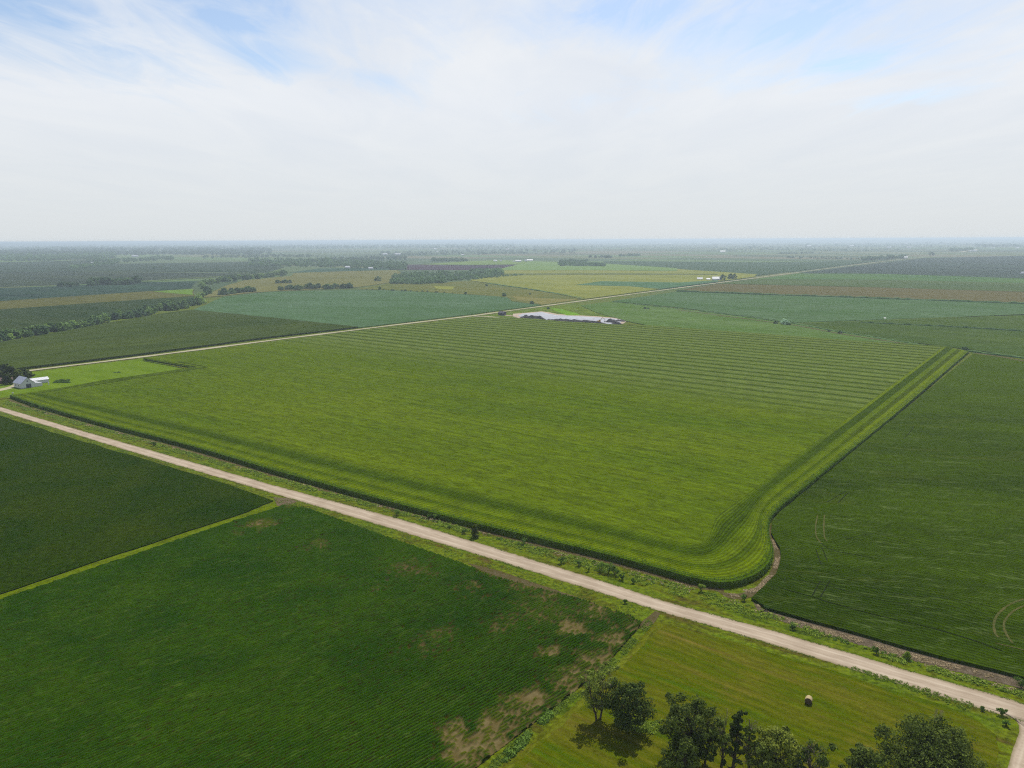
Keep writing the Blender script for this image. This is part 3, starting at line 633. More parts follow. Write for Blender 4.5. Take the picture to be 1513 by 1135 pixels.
def make_tree(name, h, w, leafmat, nclump=26, per=60, size=.4, style='round', seed=0, barkmat=None, dead=0, bare=.28, trunks=1, loc=(0, 0, 0)):
    rnd = random.Random(seed); root = empty(name, loc)
    V = []; Fc = []; cl = []; rad = []; dead_parts = []
    for tk in range(trunks):
        lean = Vector((rnd.uniform(-.1, .1), rnd.uniform(-.1, .1), 0)) if trunks == 1 else Vector((math.cos(tk*3.1+.3)*.24, math.sin(tk*3.1+.3)*.16, 0))
        th = h*(.8 if style != 'spire' else .97); r0 = h*.026/(trunks**.5); p = Vector((lean.x*2, lean.y*2, 0)); axis = [p]
        for i in range(6):
            q = p+Vector((lean.x*th/6+rnd.uniform(-.2, .2), lean.y*th/6+rnd.uniform(-.2, .2), th/6))
            tube(V, Fc, p, q, r0*(1-i/7.), r0*(1-(i+1)/7.)); p = q; axis.append(p)
        nb = nclump//trunks
        for i in range(nb):
            f = (i+.5)/nb; zt = bare+(1-bare)*f
            if style == 'round': wr = w*.5*(math.sin(math.pi*min(1, (.12+.88*f)**.9))**.6)*rnd.uniform(.45, 1.0)
            elif style == 'spire': wr = w*.5*(1-f*.75)*rnd.uniform(.3, 1)
            else: wr = w*.5*(.45+.7*f)*rnd.uniform(.3, 1.1)*(1 if f < .85 else .6)
            wr /= (trunks**.6)
            a = i*2.4+rnd.uniform(-.4, .4); ai = min(5, int(zt*.75*6)); o = axis[ai]
            bs = axis[max(0, min(6, ai))]; cz = h*zt*.93
            tip = Vector((bs.x+math.cos(a)*wr, bs.y+math.sin(a)*wr, cz-rnd.uniform(0, .04)*h))
            start = Vector((bs.x, bs.y, min(bs.z, cz*.82)))
            mid = start.lerp(tip, .5)+Vector((0, 0, -.03*h))
            rb = r0*.38
            is_dead = rnd.random() < dead
            tube(V, Fc, start, mid, rb, rb*.6, 5); tube(V, Fc, mid, tip, rb*.6, rb*.15, 5)
            if is_dead:
                dV = []; dF = []; dead_parts.append((dV, dF))
                for _ in range(9):
                    e = tip+Vector((rnd.uniform(-1, 1), rnd.uniform(-1, 1), rnd.uniform(-.2, 1.2)))*h*.1
                    tube(dV, dF, mid.lerp(tip, rnd.random()), e, rb*.3, .02, 4)
                    e2 = e+Vector((rnd.uniform(-1, 1), rnd.uniform(-1, 1), rnd.uniform(0, 1)))*h*.05; tube(dV, dF, e, e2, .04, .015, 3)
            else:
                cr = w*(.17 if style == 'round' else .14)*rnd.uniform(.65, 1.25)/(trunks**.3)
                cl.append(tip); rad.append(cr)
                if rnd.random() < .6:
                    cl.append(tip+Vector((rnd.uniform(-1, 1), rnd.uniform(-1, 1), rnd.uniform(-.6, .8)))*cr*1.3); rad.append(cr*.6)
    tr = mesh_np('trunk', V, Fc, barkmat or M['bark'], root)
    LV = []; LF = []; leaves(LV, LF, cl, rad, per, size, rnd)
    if LV: mesh_np('crown', LV, LF, leafmat, root)
    for dV, dF in dead_parts: mesh_np('dead_branch', dV, dF, M['deadwood'], root)
    return root
def height_for(bx, by, ty):
    """height of a thing standing at ground point of (bx,by) whose top is seen at row ty"""
    x, y = g(bx, by); lo, hi = 0, 60
    for _ in range(40):
        m = (lo+hi)/2; d = Vector((x, y, m-H)); fwd = d.y*math.cos(PITCH)-d.z*math.sin(PITCH)
        up = d.y*math.sin(PITCH)+d.z*math.cos(PITCH); py = CY-F*up/fwd-(bx-CX)*math.sin(ROLL)
        if py > ty: lo = m
        else: hi = m
    return m
TR = 'trees along the hay field at the bottom'
fg = [  # base x, base y, top y, width m, style, leaf, extras, label
    (884, 1064, 984, 9.5, 'open', 'leaf_c', dict(nclump=44, per=62, size=.25, dead=.22, trunks=2, bare=.28), 'gnarled half bare forked tree with grey dead branches, leftmost in the foreground'),
    (927, 1078, 1008, 9.5, 'round', 'leaf_a', dict(nclump=34, per=140, size=.27, bare=.25), 'leafy green tree just right of the gnarled forked tree'),
    (1010, 1125, 1030, 11.5, 'open', 'leaf_b', dict(nclump=46, per=150, size=.27, bare=.2), 'broad dark tree left of the two narrow trees in the foreground row'),
    (1040, 1132, 1064, 5.5, 'round', 'leaf_a', dict(nclump=18, per=95, size=.25, dead=.1), 'smaller tree tucked against the right side of the broad dark tree'),
    (1066, 1132, 1054, 5, 'open', 'leaf_c', dict(nclump=22, per=70, size=.25, dead=.3, bare=.3), 'thin patchy tree with dry twigs left of the narrow spire tree'),
    (1082, 1136, 1048, 4.6, 'spire', 'leaf_b', dict(nclump=26, per=95, size=.24, bare=.15), 'narrow dark spire shaped tree in the foreground row'),
    (1108, 1142, 1064, 4.2, 'spire', 'leaf_b', dict(nclump=24, per=75, size=.24, dead=.35, bare=.12), 'slim tree with a bare greyish top right of the spire tree'),
    (1146, 1140, 1073, 9, 'round', 'leaf_a', dict(nclump=34, per=130, size=.27, bare=.2), 'rounded green tree right of the slim bare topped tree'),
    (1128, 1152, 1100, 6, 'round', 'leaf_c', dict(nclump=18, per=95, size=.25, bare=.1), 'low olive tree in front of the rounded green tree at the bottom edge'),
    (1201, 1158, 1096, 7.5, 'round', 'leaf_a', dict(nclump=26, per=115, size=.27, dead=.2, bare=.15), 'low tree with a few bare twigs on its left top, at the bottom edge'),
    (1272, 1164, 1107, 8, 'round', 'leaf_c', dict(nclump=28, per=120, size=.27, bare=.12), 'low bright green tree left of the largest tree, at the bottom edge'),
    (1378, 1165, 1077, 17.5, 'round', 'leaf_b', dict(nclump=80, per=150, size=.28, bare=.12), 'largest tree with a wide dark rounded crown at the lower right'),
    (1000, 1155, 1095, 7, 'round', 'leaf_b', dict(nclump=22, per=115, size=.27, bare=.1), 'dark low tree in front of the broad dark tree at the bottom edge'),
]
for i, (bx, by, ty, w, st, lf, kw, lab) in enumerate(fg):
    x, y = g(bx, by); h = height_for(bx, by, ty)
    o = make_tree('broadleaf_tree' if st != 'spire' else 'narrow_tree', h, w, M[lf], style=st, seed=40+i, loc=(x, y, 0), **kw)
    o.rotation_euler.z = random.uniform(0, 6.28) if i else .2
    setp(o, lab, 'tree', TR)
    print('fgtree', i, round(h, 1), round(x), round(y))
# prototypes for far trees
_protos = []
def far_tree(kind, x, y, s, label, group, sx=1., name='broadleaf_tree'):
    k = kind % 5
    while len(_protos) <= k:
        j = len(_protos)
        _protos.append((make_tree('broadleaf_tree', 10, 9+j*.6, M[['leaf_fa', 'leaf_fb', 'leaf_fc', 'leaf_fb', 'leaf_fa'][j]], nclump=18, per=26, size=.85, style='round', seed=90+j, bare=.05), []))
    root, used = _protos[k]; sc = (s/10*sx, s/10*sx, s/10)
    if not used: o = root; o.location = (x, y, 0); o.scale = sc; o.rotation_euler.z = random.uniform(0, 6.28); used.append(1)
    else: o = copy_tree(root, (x, y, 0), random.uniform(0, 6.28), sc)
    setp(o, label, 'tree', group); return o
M['leaf_fa'] = leaf_mat('far_leaves_a', (50, 68, 34), (74, 92, 44), .25, .36)
M['leaf_fb'] = leaf_mat('far_leaves_b', (40, 58, 34), (60, 80, 42), .25, .36)
M['leaf_fc'] = leaf_mat('far_leaves_c', (66, 84, 36), (92, 110, 52), .25, .36)
def line_trees(px, n, hpx, spread, label, group, seed=0, kinds=(0, 1, 2, 3, 4)):
    rnd = random.Random(seed); P = np.array(px, float); d = np.r_[0, np.cumsum(np.linalg.norm(np.diff(P, axis=0), axis=1))]
    for i in range(n):
        s = (i+rnd.uniform(.1, .9))/n*d[-1]; X = np.interp(s, d, P[:, 0]); Y = np.interp(s, d, P[:, 1])+rnd.uniform(-spread, spread)
        x, y = g(X, Y); dist = math.hypot(x, y); h = hpx*dist/F*rnd.uniform(.7, 1.25)
        far_tree(rnd.choice(kinds), x, y, h, label, group, rnd.uniform(1.0, 1.5))
line_trees([(-20, 506), (40, 497), (90, 490), (140, 479), (200, 467), (250, 459), (300, 447)], 84, 10, 2.5, 'leafy tree in the long winding tree line at the left', 'trees of the winding creek line', 1)
line_trees([(290, 441), (310, 432), (296, 422), (330, 415), (380, 411), (420, 407)], 60, 6, 2.2, 'small tree where the winding tree line bends away at the upper left', 'trees of the upper creek line', 2)
line_trees([(326, 437), (345, 434), (376, 431)], 14, 7, 1, 'tree in the short dark clump beside the bend of the tree line', 'short dark clump of trees', 3, (1, 3))
far_tree(1, *g(332, 436), 15, 'taller rounded tree at the left end of the short dark clump', 'short dark clump of trees')
line_trees([(412, 430), (450, 427.5), (520, 425.5)], 24, 7, .8, 'tree in the dark row on the far edge of the bluish soybean field', 'row of trees behind the soybean field', 4, (1, 3))
for X, Y, s, lab in ((459, 427, 14.5, 'tallest tree in the middle of the dark row behind the soybean field'), (517, 426, 13, 'rounded tree at the right end of the dark row behind the soybean field'), (558, 416, 14, 'lone tree standing on the tan field left of the big grove'), (561, 428, 7, 'pale small tree on the hedge right of the dark row')):
    far_tree(3 if 'pale' not in lab else 2, *g(X, Y), s, lab, 'single trees at mid distance', 1.1)
line_trees([(408, 419), (430, 419)], 5, 5, .4, 'small dark tree on the tan field above the dark row', 'small trees on the tan field', 5, (1, 3))
line_trees([(133, 422), (160, 421), (204, 419)], 22, 9, 1.3, 'tree in the dark clump left of the creek trees', 'dark clump at the upper left', 6, (1, 3))
line_trees([(88, 424), (116, 423)], 7, 6, .7, 'tree in the small clump left of the dark clump', 'small clump at the far left', 7, (1, 3))
line_trees([(540, 428), (600, 431), (632, 432), (670, 434)], 16, 2.6, .3, 'low bush on the hedge behind the bluish soybean field', 'hedge bushes', 8, (1, 3))
for X, Y, s, lab in ((688, 435, 5, 'dark round bush at the corner of the rough meadow'), (745, 438, 7, 'largest dark bush in the rough meadow'), (786, 449.5, 5.5, 'wide dark bush at the tip of the tan meadow patch'), (719, 423, 5, 'dark bush on the hedge of the yellow-green field'), (783, 435.5, 3.5, 'small bush beside the long low hedge'), (810, 457, 3.6, 'round bush on the roadside above the quarry'), (1146, 479, 4.5, 'left dark bush on the ditch beside the pale tree'), (1165, 481, 4, 'right dark bush on the ditch beside the pale tree'), (1225, 491, 3, 'small dark bush, first of two on the ditch'), (1241, 493.5, 4, 'wider dark bush, second of two on the ditch'), (1426, 519, 4.5, 'dark bush at the top corner of the big corn field'), (953, 457, 3.5, 'tiny dark bush on the ditch near the far road, left one'), (958, 457.5, 3, 'tiny dark bush on the ditch near the far road, right one')):
    far_tree(1, *g(X, Y), s, lab, 'bushes at mid distance', 1.5)
o = make_tree('pale_tree', 6.5, 10, M['leaf_pale'], nclump=24, per=30, size=.6, style='round', seed=200, bare=.05, loc=(*g(1160, 480), 0)); setp(o, 'pale silvery round tree on the ditch behind the corn field', 'tree')
# far farm yard trees
for X, Y, s, lab in ((1067, 415, 17, 'dark rounded tree touching the right end of the white barn on the far road'), (1079, 413, 16, 'tree at the far road farm, left one of the pair standing apart'), (1085, 412.5, 15, 'tree at the far road farm, right one of the pair standing apart')):
    far_tree(3, *g(X, Y), s, lab, 'trees by the far farm', .8)
far_tree(3, *g(1377, 377.5), 22, 'lone dark tree at the end of the far road', 'single trees at mid distance', 1.3)
# farm yard at left edge
yard = [(6, 560, 538), (16, 562, 541), (25, 561, 545), (36, 560, 545), (43, 560, 547), (29, 563, 546), (12, 568, 552), (-6, 562, 540)]
labs = ['tall dark tree at the left edge of the farmyard', 'tall tree just right of the farmyard edge tree', 'tree behind the left end of the white barn', 'tree behind the white barn roof', 'rightmost rounded tree of the farmyard clump', 'shorter tree in front of the farmyard clump', 'small tree beside the farm driveway', 'tree just cut by the left border of the farmyard']
for i, (X, Y, T) in enumerate(yard):
    h = height_for(X, Y, T); x, y = g(X, Y)
    o = make_tree('broadleaf_tree', h, h*.85, M['leaf_b'], nclump=26, per=45, size=.55, seed=300+i, bare=.15, loc=(x, y, 0)); setp(o, labs[i], 'tree', 'farmyard trees')
# ---- woods that read as one mass
def wood(px_line, hpx, spread, n, label, seed, mat='leaf_fb', name='woods'):
    """many small crowns merged: each a ragged lump of leaf sized faces"""
    rnd = np.random.default_rng(seed); P = np.array(px_line, float); d = np.r_[0, np.cumsum(np.linalg.norm(np.diff(P, axis=0), axis=1))]
    s = rnd.random(n)*d[-1]; X = np.interp(s, d, P[:, 0]); Y = np.interp(s, d, P[:, 1])+rnd.uniform(-spread, spread, n)
    W = np.array([g(a, b) for a, b in zip(X, Y)]); dist = np.hypot(W[:, 0], W[:, 1]); h = np.minimum(hpx*dist/F, 30)*rnd.uniform(.6, 1.2, n)
    k = 26
    dirs = rnd.normal(size=(n, k, 3)); dirs /= np.linalg.norm(dirs, axis=2)[..., None]
    rad = (h*.62*rnd.uniform(.8, 1.3, n))[:, None, None]
    c = np.stack([W[:, 0], W[:, 1], h*.5], -1)[:, None, :]
    p = c+dirs*rad*rnd.uniform(.6, 1., (n, k, 1))*np.array([1, 1, .75])
    p[..., 2] = np.clip(p[..., 2], .05, None)
    nr = dirs+rnd.normal(size=dirs.shape)*.5; nr /= np.linalg.norm(nr, axis=2)[..., None]
    a = np.cross(nr, rnd.normal(size=nr.shape)); a /= np.linalg.norm(a, axis=2)[..., None]; b = np.cross(nr, a)
    sz = rad*.34
    V = np.stack([p-a*sz, p-b*sz, p+a*sz, p+b*sz], 2).reshape(-1, 3)
    Fq = np.arange(len(V)).reshape(-1, 4)
    return setp(mesh_np(name, V, Fq, M[mat]), label, 'woods', kind='stuff')
wood([(580, 413), (620, 412), (690, 409), (742, 404)], 5, 6, 420, 'bluish green grove of crowded trees in the middle distance', 1)
wood([(578, 418), (620, 419), (660, 417)], 5, 1.6, 120, 'front rank of the grove above the rough meadow', 2, 'leaf_fb')
wood([(720, 408), (742, 405)], 8, 2, 30, 'tall right end of the grove', 3)
wood([(742, 409), (772, 407)], 2.5, .6, 30, 'thin tree line running right from the grove', 31)
wood([(370, 391), (420, 390), (500, 391), (560, 394), (600, 395)], 5, 4.5, 480, 'wide dark wood behind the tan field', 4)
wood([(470, 386), (520, 384), (600, 382)], 3, 2.5, 220, 'wood stretching behind the wide dark wood', 5)
wood([(826, 392.5), (892, 393)], 5, 1.2, 90, 'dark rectangular wood right of the white farm', 6)
wood([(828, 388.5), (867, 388.5)], 4.5, 1.5, 60, 'back part of the rectangular wood', 7)
wood([(636, 386), (690, 385.5)], 4, 1.2, 70, 'small dark wood above the green pasture', 8)
wood([(870, 381), (903, 381)], 3.5, .5, 30, 'thin row of trees beyond the rectangular wood, left half', 9)
wood([(911, 379), (946, 378)], 3.5, .4, 30, 'thin row of trees beyond the rectangular wood, right half', 10)
wood([(103, 397), (130, 395), (175, 388)], 4, 2, 90, 'dark pointed wood on the pale field at the upper left', 11)
wood([(130, 387), (200, 386), (260, 382)], 4, 1.5, 130, 'wood behind the pointed wood', 12)
wood([(0, 383), (80, 382), (170, 379)], 4, 3.5, 520, 'long dark forest edge at the far upper left', 13)
wood([(0, 376), (100, 374), (260, 372), (400, 373)], 4, 4.5, 1100, 'hazy forest band below the left horizon', 14)
wood([(0, 366), (200, 365), (400, 364), (600, 363), (760, 363)], 3, 4.5, 2000, 'faint blue forest on the left horizon', 15)
wood([(217, 397), (240, 397), (265, 399), (300, 401), (378, 404)], 2.5, .8, 90, 'thin tree line across the pale fields at the upper left', 16)
wood([(300, 381), (400, 379), (470, 380)], 3, 1.5, 130, 'thin woods above the left fields', 17)
wood([(560, 376), (700, 374), (850, 372)], 2.6, 3, 260, 'scattered woodland near the centre horizon', 18)
wood([(700, 368), (1000, 366), (1300, 363), (1513, 362)], 1.8, 3.5, 420, 'faint scattered trees along the right horizon', 19)
wood([(1060, 370), (1150, 369), (1250, 371), (1330, 369)], 2.2, 1.5, 140, 'dim tree belts below the right horizon', 20)
wood([(1275, 385), (1300, 383.5), (1335, 381.5)], 4.5, .8, 60, 'dark tree belt beside the far road', 21)
wood([(1160, 381), (1220, 382.5), (1275, 383.5)], 2.2, .8, 50, 'sparse low trees left of the dark belt by the far road', 22)
wood([(1403, 370.5), (1440, 370)], 3.5, .7, 40, 'dim wood at the far right', 23)
wood([(1440, 364), (1513, 364)], 2.6, 1.5, 60, 'hazy wood by the white buildings at the far right', 24)
wood([(1150, 375), (1215, 374)], 1.8, .7, 40, 'short dim hedge of trees on the far plain', 25)
# low far hills that make the horizon slightly uneven
def hills():
    V = []; n = 160; rnd = VN(9)
    for i in range(n+1):
        a = R(-60)+R(120)*i/n
        for r, s in ((26000, 0), (30000, 1), (36000, .6)):
            hh = s*(30+45*float(rnd(np.array([i/9.]), np.array([3.]))[0])*(1.0 if i < n*.55 else .6)+10*random.random())
            V.append((math.sin(a)*r, math.cos(a)*r, hh-(0 if s else .5)))
    Fc = [(i*3+j, (i+1)*3+j, (i+1)*3+j+1, i*3+j+1) for i in range(n) for j in range(2)]
    setp(mesh_np('hills', V, Fc, crop('hill_land', (70, 92, 56), (84, 104, 62), big=1500, fine=300), smooth=True), kind='structure')
hills()

# ------------------------------------------------------------------ bushes and weeds on the verge
def make_bush(seed, w=2.2, h=1.6, mat='bush', loc=(0, 0, 0), name='bush', per=42):
    rnd = random.Random(seed); root = empty(name, loc); V = []; Fc = []; cl = []; rad = []
    for i in range(9):
        a = rnd.uniform(0, 6.28); r = w*.42*rnd.random(); tip = Vector((math.cos(a)*r, math.sin(a)*r, h*rnd.uniform(.35, .85)))
        tube(V, Fc, (0, 0, 0), tip, .05, .02, 4); cl.append(tip); rad.append(w*.2*rnd.uniform(.7, 1.2))
    mesh_np('stems', V, Fc, M['bark'], root); LV = []; LF = []; leaves(LV, LF, cl, rad, per, .2, rnd); mesh_np('foliage', LV, LF, M[mat], root)
    return root
bush_px = [(48, 603, 3.2, 'bush at the left end of the dark roadside pair near the farm'), (62, 606, 4.2, 'larger dark bush by the gravel road near the farm'), (69, 609, 4.4, 'dark round bush touching the larger one near the farm'), (75, 605, 2.5, 'small bush behind the dark roadside pair near the farm'),
           (228, 659, 2.6, 'lone dark bush on the verge in the left part of the road'), (586, 762, 3.0, 'dark upright bush on the verge above the middle of the road'), (634, 766, 1.9, 'small grey green bush against the corn, left of a pair'), (643, 767, 2.2, 'small dark bush against the corn, right of a pair'),
           (664, 781, 1.5, 'tiny bush left of the little conifer on the verge'), (775, 804, 2.6, 'round green bush against the corn right of the little conifer'), (686, 788, 2.0, 'low bush beside the little conifer'),
           (830, 832, 2.8, 'dark low bush, first of three on the verge before the dark thicket'), (855, 836, 2.4, 'upright dark bush, second of three on the verge before the dark thicket'), (869, 844, 2.0, 'bright small bush, third of three on the verge before the dark thicket'),
           (888, 844, 4.0, 'tallest dark bush in the thicket above the road'), (899, 848, 4.2, 'middle bush of the dark thicket above the road'), (908, 850, 3.8, 'right bush of the dark thicket above the road'), (919, 857, 2.2, 'small bush right of the dark thicket'),
           (935, 862, 1.8, 'small round bush between thicket and corn corner'), (1036, 874, 3.0, 'spreading light bush by the corn corner'), (1100, 888, 2.2, 'weedy bush at the tip of the right field'), (1131, 902, 2.0, 'bush where the right field tip meets the ditch'),
           (923, 892, 1.6, 'small dark bush on the lower side of the road'), (1171, 930, 1.8, 'small dark bush on the verge right of the corner'), (1295, 966, 2.4, 'dark bush in the weeds above the right part of the road'), (1338, 973, 2.3, 'light bush growing over the dirt ditch'),
           (1509, 1018, 3.4, 'dark bush at the right edge above the road'), (1480, 1057, 2.0, 'bush at the bend of the gravel road'), (1487, 1073, 1.8, 'small bush inside the bend of the side road'), (1450, 1050, 1.2, 'tiny sapling by the road bend')]
for i, (X, Y, w, lab) in enumerate(bush_px):
    x, y = g(X, Y); o = make_bush(500+i, w, w*.85, 'bush' if 'light' not in lab and 'bright' not in lab else 'weed', (x, y, 0)); setp(o, lab, 'bush')
o = make_tree('conifer', 5.2, 3.6, M['leaf_b'], nclump=30, per=40, size=.22, style='spire', seed=77, bare=.05, loc=(*g(702, 794), 0)); setp(o, 'little dark conifer on the verge above the middle of the road', 'tree')
def weeds(name, A, B, n, smin, smax, mat, label, seed, bias=1.0):
    """tufts of weeds scattered between two border lines"""
    rnd = np.random.default_rng(seed); a = resample(A, 300, False); b = resample(B, 300, False)
    i = rnd.random(n)*298; i0 = i.astype(int); f = (i-i0)[:, None]
    pa = a[i0]*(1-f)+a[i0+1]*f; pb = b[i0]*(1-f)+b[i0+1]*f; v = (rnd.random(n)**bias)[:, None]
    p = pa*(1-v)+pb*v; nz = VN(seed+5); dens = nz(p[:, 0]/5, p[:, 1]/5)*.6+nz(p[:, 0]/1.7, p[:, 1]/1.7)*.4
    p = p[dens > .45]; n = len(p); s = rnd.uniform(smin, smax, n); k = 9
    d = rnd.normal(size=(n, k, 3)); d /= np.linalg.norm(d, axis=2)[..., None]; d[..., 2] = np.abs(d[..., 2])
    q = np.concatenate([p, np.zeros((n, 1))], 1)[:, None, :]+d*s[:, None, None]*np.array([1, 1, .8])*rnd.uniform(.4, 1, (n, k, 1))
    nr = d+rnd.normal(size=d.shape)*.5; nr /= np.linalg.norm(nr, axis=2)[..., None]
    u = np.cross(nr, rnd.normal(size=nr.shape)); u /= np.linalg.norm(u, axis=2)[..., None]; w = np.cross(nr, u); sz = (s*.38)[:, None, None]
    V = np.stack([q-u*sz, q-w*sz*.6, q+u*sz, q+w*sz*.6], 2).reshape(-1, 3)
    V[:, 2] = np.maximum(V[:, 2], .01)
    return setp(mesh_np(name, V, np.arange(len(V)).reshape(-1, 4), M[mat]), label, 'weeds', kind='stuff')
vA = [(12, 592), (48, 603), (85, 614), (238, 655), (400, 702), (585, 753), (797, 807), (900, 832), (1026, 868), (1072, 878), (1112, 895), (1244, 944), (1368, 981), (1530, 1025)]
vB = [(0, 600), (40, 612), (105, 631), (211, 661), (400, 715), (598, 768), (760, 818), (900, 861), (980, 887), (1060, 909), (1149, 933), (1238, 959), (1329, 986), (1530, 1043)]
def lerp_px(A, B, t): 
    a = resample(A, 60, False); b = resample(B, 60, False); return [tuple(a[i]*(1-t)+b[i]*t) for i in range(60)]
weeds('weeds', G(lerp_px(vA, vB, .08)), G(lerp_px(vA, vB, .6)), 9000, .35, .85, 'weed', 'tall rough weeds between the gravel road and the corn', 21)
weeds('weeds', G(lerp_px(vA, vB, .1)), G(lerp_px(vA, vB, .35)), 900, .4, .9, 'bush', 'darker weeds close along the corn edge', 22)
M['dryleaf'] = leaf_mat('dry_weed_leaves', (110, 98, 74), (140, 126, 100), .2)
weeds('dry_weeds', G([(1118, 893), (1137, 906), (1244, 937), (1368, 972), (1513, 1008)]), G([(1120, 899), (1140, 912), (1244, 944), (1365, 979), (1500, 1014)]), 5000, .2, .45, 'dryleaf', 'dry brown weeds in the ditch below the right bean field', 23)
weeds('dry_weeds', G([(1074, 877), (1118, 868), (1140, 845), (1147, 822), (1140, 796)]), G([(1085, 884), (1124, 873), (1147, 850), (1152, 826), (1145, 800)]), 1600, .2, .5, 'dryleaf', 'dry brown weeds in the gap round the corner of the corn', 24)
weeds('weeds', G([(0, 610), (185, 667), (400, 731), (631, 800), (900, 884), (960, 902)]), G([(0, 614), (185, 672), (404, 741), (631, 813), (870, 887), (940, 908)]), 2600, .2, .5, 'weed', 'low grass tufts on the lower side of the gravel road', 25)
weeds('weeds', G([(958, 915), (900, 975), (800, 1060), (735, 1118), (700, 1150)]), G([(966, 922), (915, 978), (812, 1066), (747, 1124), (712, 1155)]), 1800, .2, .45, 'weed', 'rough grass on the border between soybeans and hay field', 26)
weeds('weeds', G([(810, 1050), (770, 1092), (735, 1122)]), G([(816, 1056), (780, 1096), (745, 1128)]), 700, .5, 1.0, 'bush', 'leafy weeds on the soybean border near the bottom edge', 27)
weeds('weeds', G([(985, 1062), (960, 1068), (930, 1062), (905, 1046)]), G([(1000, 1090), (965, 1088), (935, 1080), (905, 1056)]), 900, .25, .6, 'weed', 'bright weeds growing among the foreground trees', 28)
weeds('weeds', G([(1260, 985), (1350, 1012), (1440, 1040)]), G([(1255, 992), (1345, 1020), (1432, 1052)]), 600, .2, .45, 'weed', 'low tufts between the road and the hay field at the right', 29)
weeds('weeds', G([(x, y-1.2) for x, y in nr_up]), G([(x, y+.9) for x, y in nr_up]), 5200, .1, .28, 'weed', 'short grass creeping over the upper edge of the gravel road', 33)
weeds('weeds', G([(x, y-.9) for x, y in nr_lo[1:]]), G([(x, y+1.2) for x, y in nr_lo[1:]]), 5200, .1, .28, 'weed', 'short grass creeping over the lower edge of the gravel road', 34)
weeds('dry_weeds', G(lerp_px(vA, vB, .02)), G(lerp_px(vA, vB, .3)), 3200, .2, .5, 'dryleaf', 'brown dry weeds mixed into the rough strip along the corn edge', 35)
# tall weed ring in the lawn
weeds('weeds', G([(80, 566), (103, 566)]), G([(83, 562.5), (102, 562)]), 250, .8, 1.6, 'bush', 'dark oval of tall weeds in the lawn right of the white sheds', 30)
weeds('weeds', G([(164, 551.5), (178, 551)]), G([(166, 549.5), (176, 549)]), 80, .6, 1.2, 'bush', 'small dark weed patch in the middle of the lawn', 32)

# ------------------------------------------------------------------ buildings
def box(V, Fc, x0, x1, y0, y1, z0, z1):
    k = len(V); V += [(x0, y0, z0), (x1, y0, z0), (x1, y1, z0), (x0, y1, z0), (x0, y0, z1), (x1, y0, z1), (x1, y1, z1), (x0, y1, z1)]
    Fc += [(k, k+3, k+2, k+1), (k+4, k+5, k+6, k+7), (k, k+1, k+5, k+4), (k+1, k+2, k+6, k+5), (k+2, k+3, k+7, k+6), (k+3, k, k+4, k+7)]
def barn(name, loc, rz, L, W, hw, hr, wallm, roofm, doors=(), windows=(), over=.4):
    """gable building, ridge along local X"""
    root = empty(name, (*loc, 0), rz); V = []
    a, b = L/2, W/2
    V = [(-a, -b, 0), (a, -b, 0), (a, b, 0), (-a, b, 0), (-a, -b, hw), (a, -b, hw), (a, b, hw), (-a, b, hw), (-a, 0, hr), (a, 0, hr)]
    Fc = [(0, 1, 5, 4), (2, 3, 7, 6), (1, 2, 6, 9, 5), (3, 0, 4, 8, 7)]
    mesh_np('wall', V, Fc, wallm, root)
    s = (hr-hw)/b; e = over; V = []; Fc = []
    t = .18; zb = hw-s*e
    prof = [(-b-e, zb+.04), (0, hr+.04), (b+e, zb+.04), (b+e, zb+.04+t), (0, hr+.04+t), (-b-e, zb+.04+t)]
    for x in (-a-e, a+e): V += [(x, y, z) for y, z in prof]
    Fc = [tuple(range(5, -1, -1)), tuple(range(6, 12))]+[(i, (i+1) % 6, (i+1) % 6+6, i+6) for i in range(6)]
    mesh_np('roof', V, Fc, roofm, root)
    for (side, c, w, h) in doors:
        V = []; Fc = []
        if side == 'S': box(V, Fc, c-w/2, c+w/2, -b-.08, -b+.02, 0, h)
        if side == 'E': box(V, Fc, a-.02, a+.08, c-w/2, c+w/2, 0, h)
        if side == 'W': box(V, Fc, -a-.08, -a+.02, c-w/2, c+w/2, 0, h)
        mesh_np('door', V, Fc, M['door'], root)
    for (side, c, w, z0, h) in windows:
        V = []; Fc = []
        if side == 'S': box(V, Fc, c-w/2, c+w/2, -b-.06, -b+.02, z0, z0+h)
        if side == 'E': box(V, Fc, a-.02, a+.06, c-w/2, c+w/2, z0, z0+h)
        if side == 'W': box(V, Fc, -a-.06, -a+.02, c-w/2, c+w/2, z0, z0+h)
        mesh_np('window', V, Fc, M['dark'], root)
    return root
B1 = g(41.5, 573.3); B1 = (B1[0]-6.3*math.cos(E1), B1[1]-6.3*math.sin(E1))
o = barn('white_barn', B1, E1, 12.6, 9, 3.6, 7.6, M['white_wall'], M['grey_roof'], doors=[('E', .6, 3.4, 3.0)], windows=[('S', 2, 1.0, 1.4, 1.0), ('S', -2.5, 1.0, 1.4, 1.0), ('E', 0, .9, 4.6, .9)])
V = [(6.1, 4.53, 0), (-4, 4.53, 0), (-4, 10, 0), (6.1, 10, 0), (6.1, 4.53, 3.4), (-4, 4.53, 3.4), (-4, 10, 2.3), (6.1, 10, 2.3)]
Fc = [(0, 3, 7, 4), (3, 2, 6, 7), (2, 1, 5, 6), (4, 7, 6, 5)]
mesh_np('lean_to', V, Fc, M['white_wall'], o)
setp(o, 'white gabled barn with grey metal roof, dark door and lean-to by the lawn', 'barn')
o = barn('white_shed', g(56.5, 566), R(50), 13, 5, 2.5, 3.9, M['white_wall'], M['white_roof'], doors=[('W', 0, 2.2, 2.1)]); setp(o, 'long low white shed with bright roof right of the white barn', 'shed')
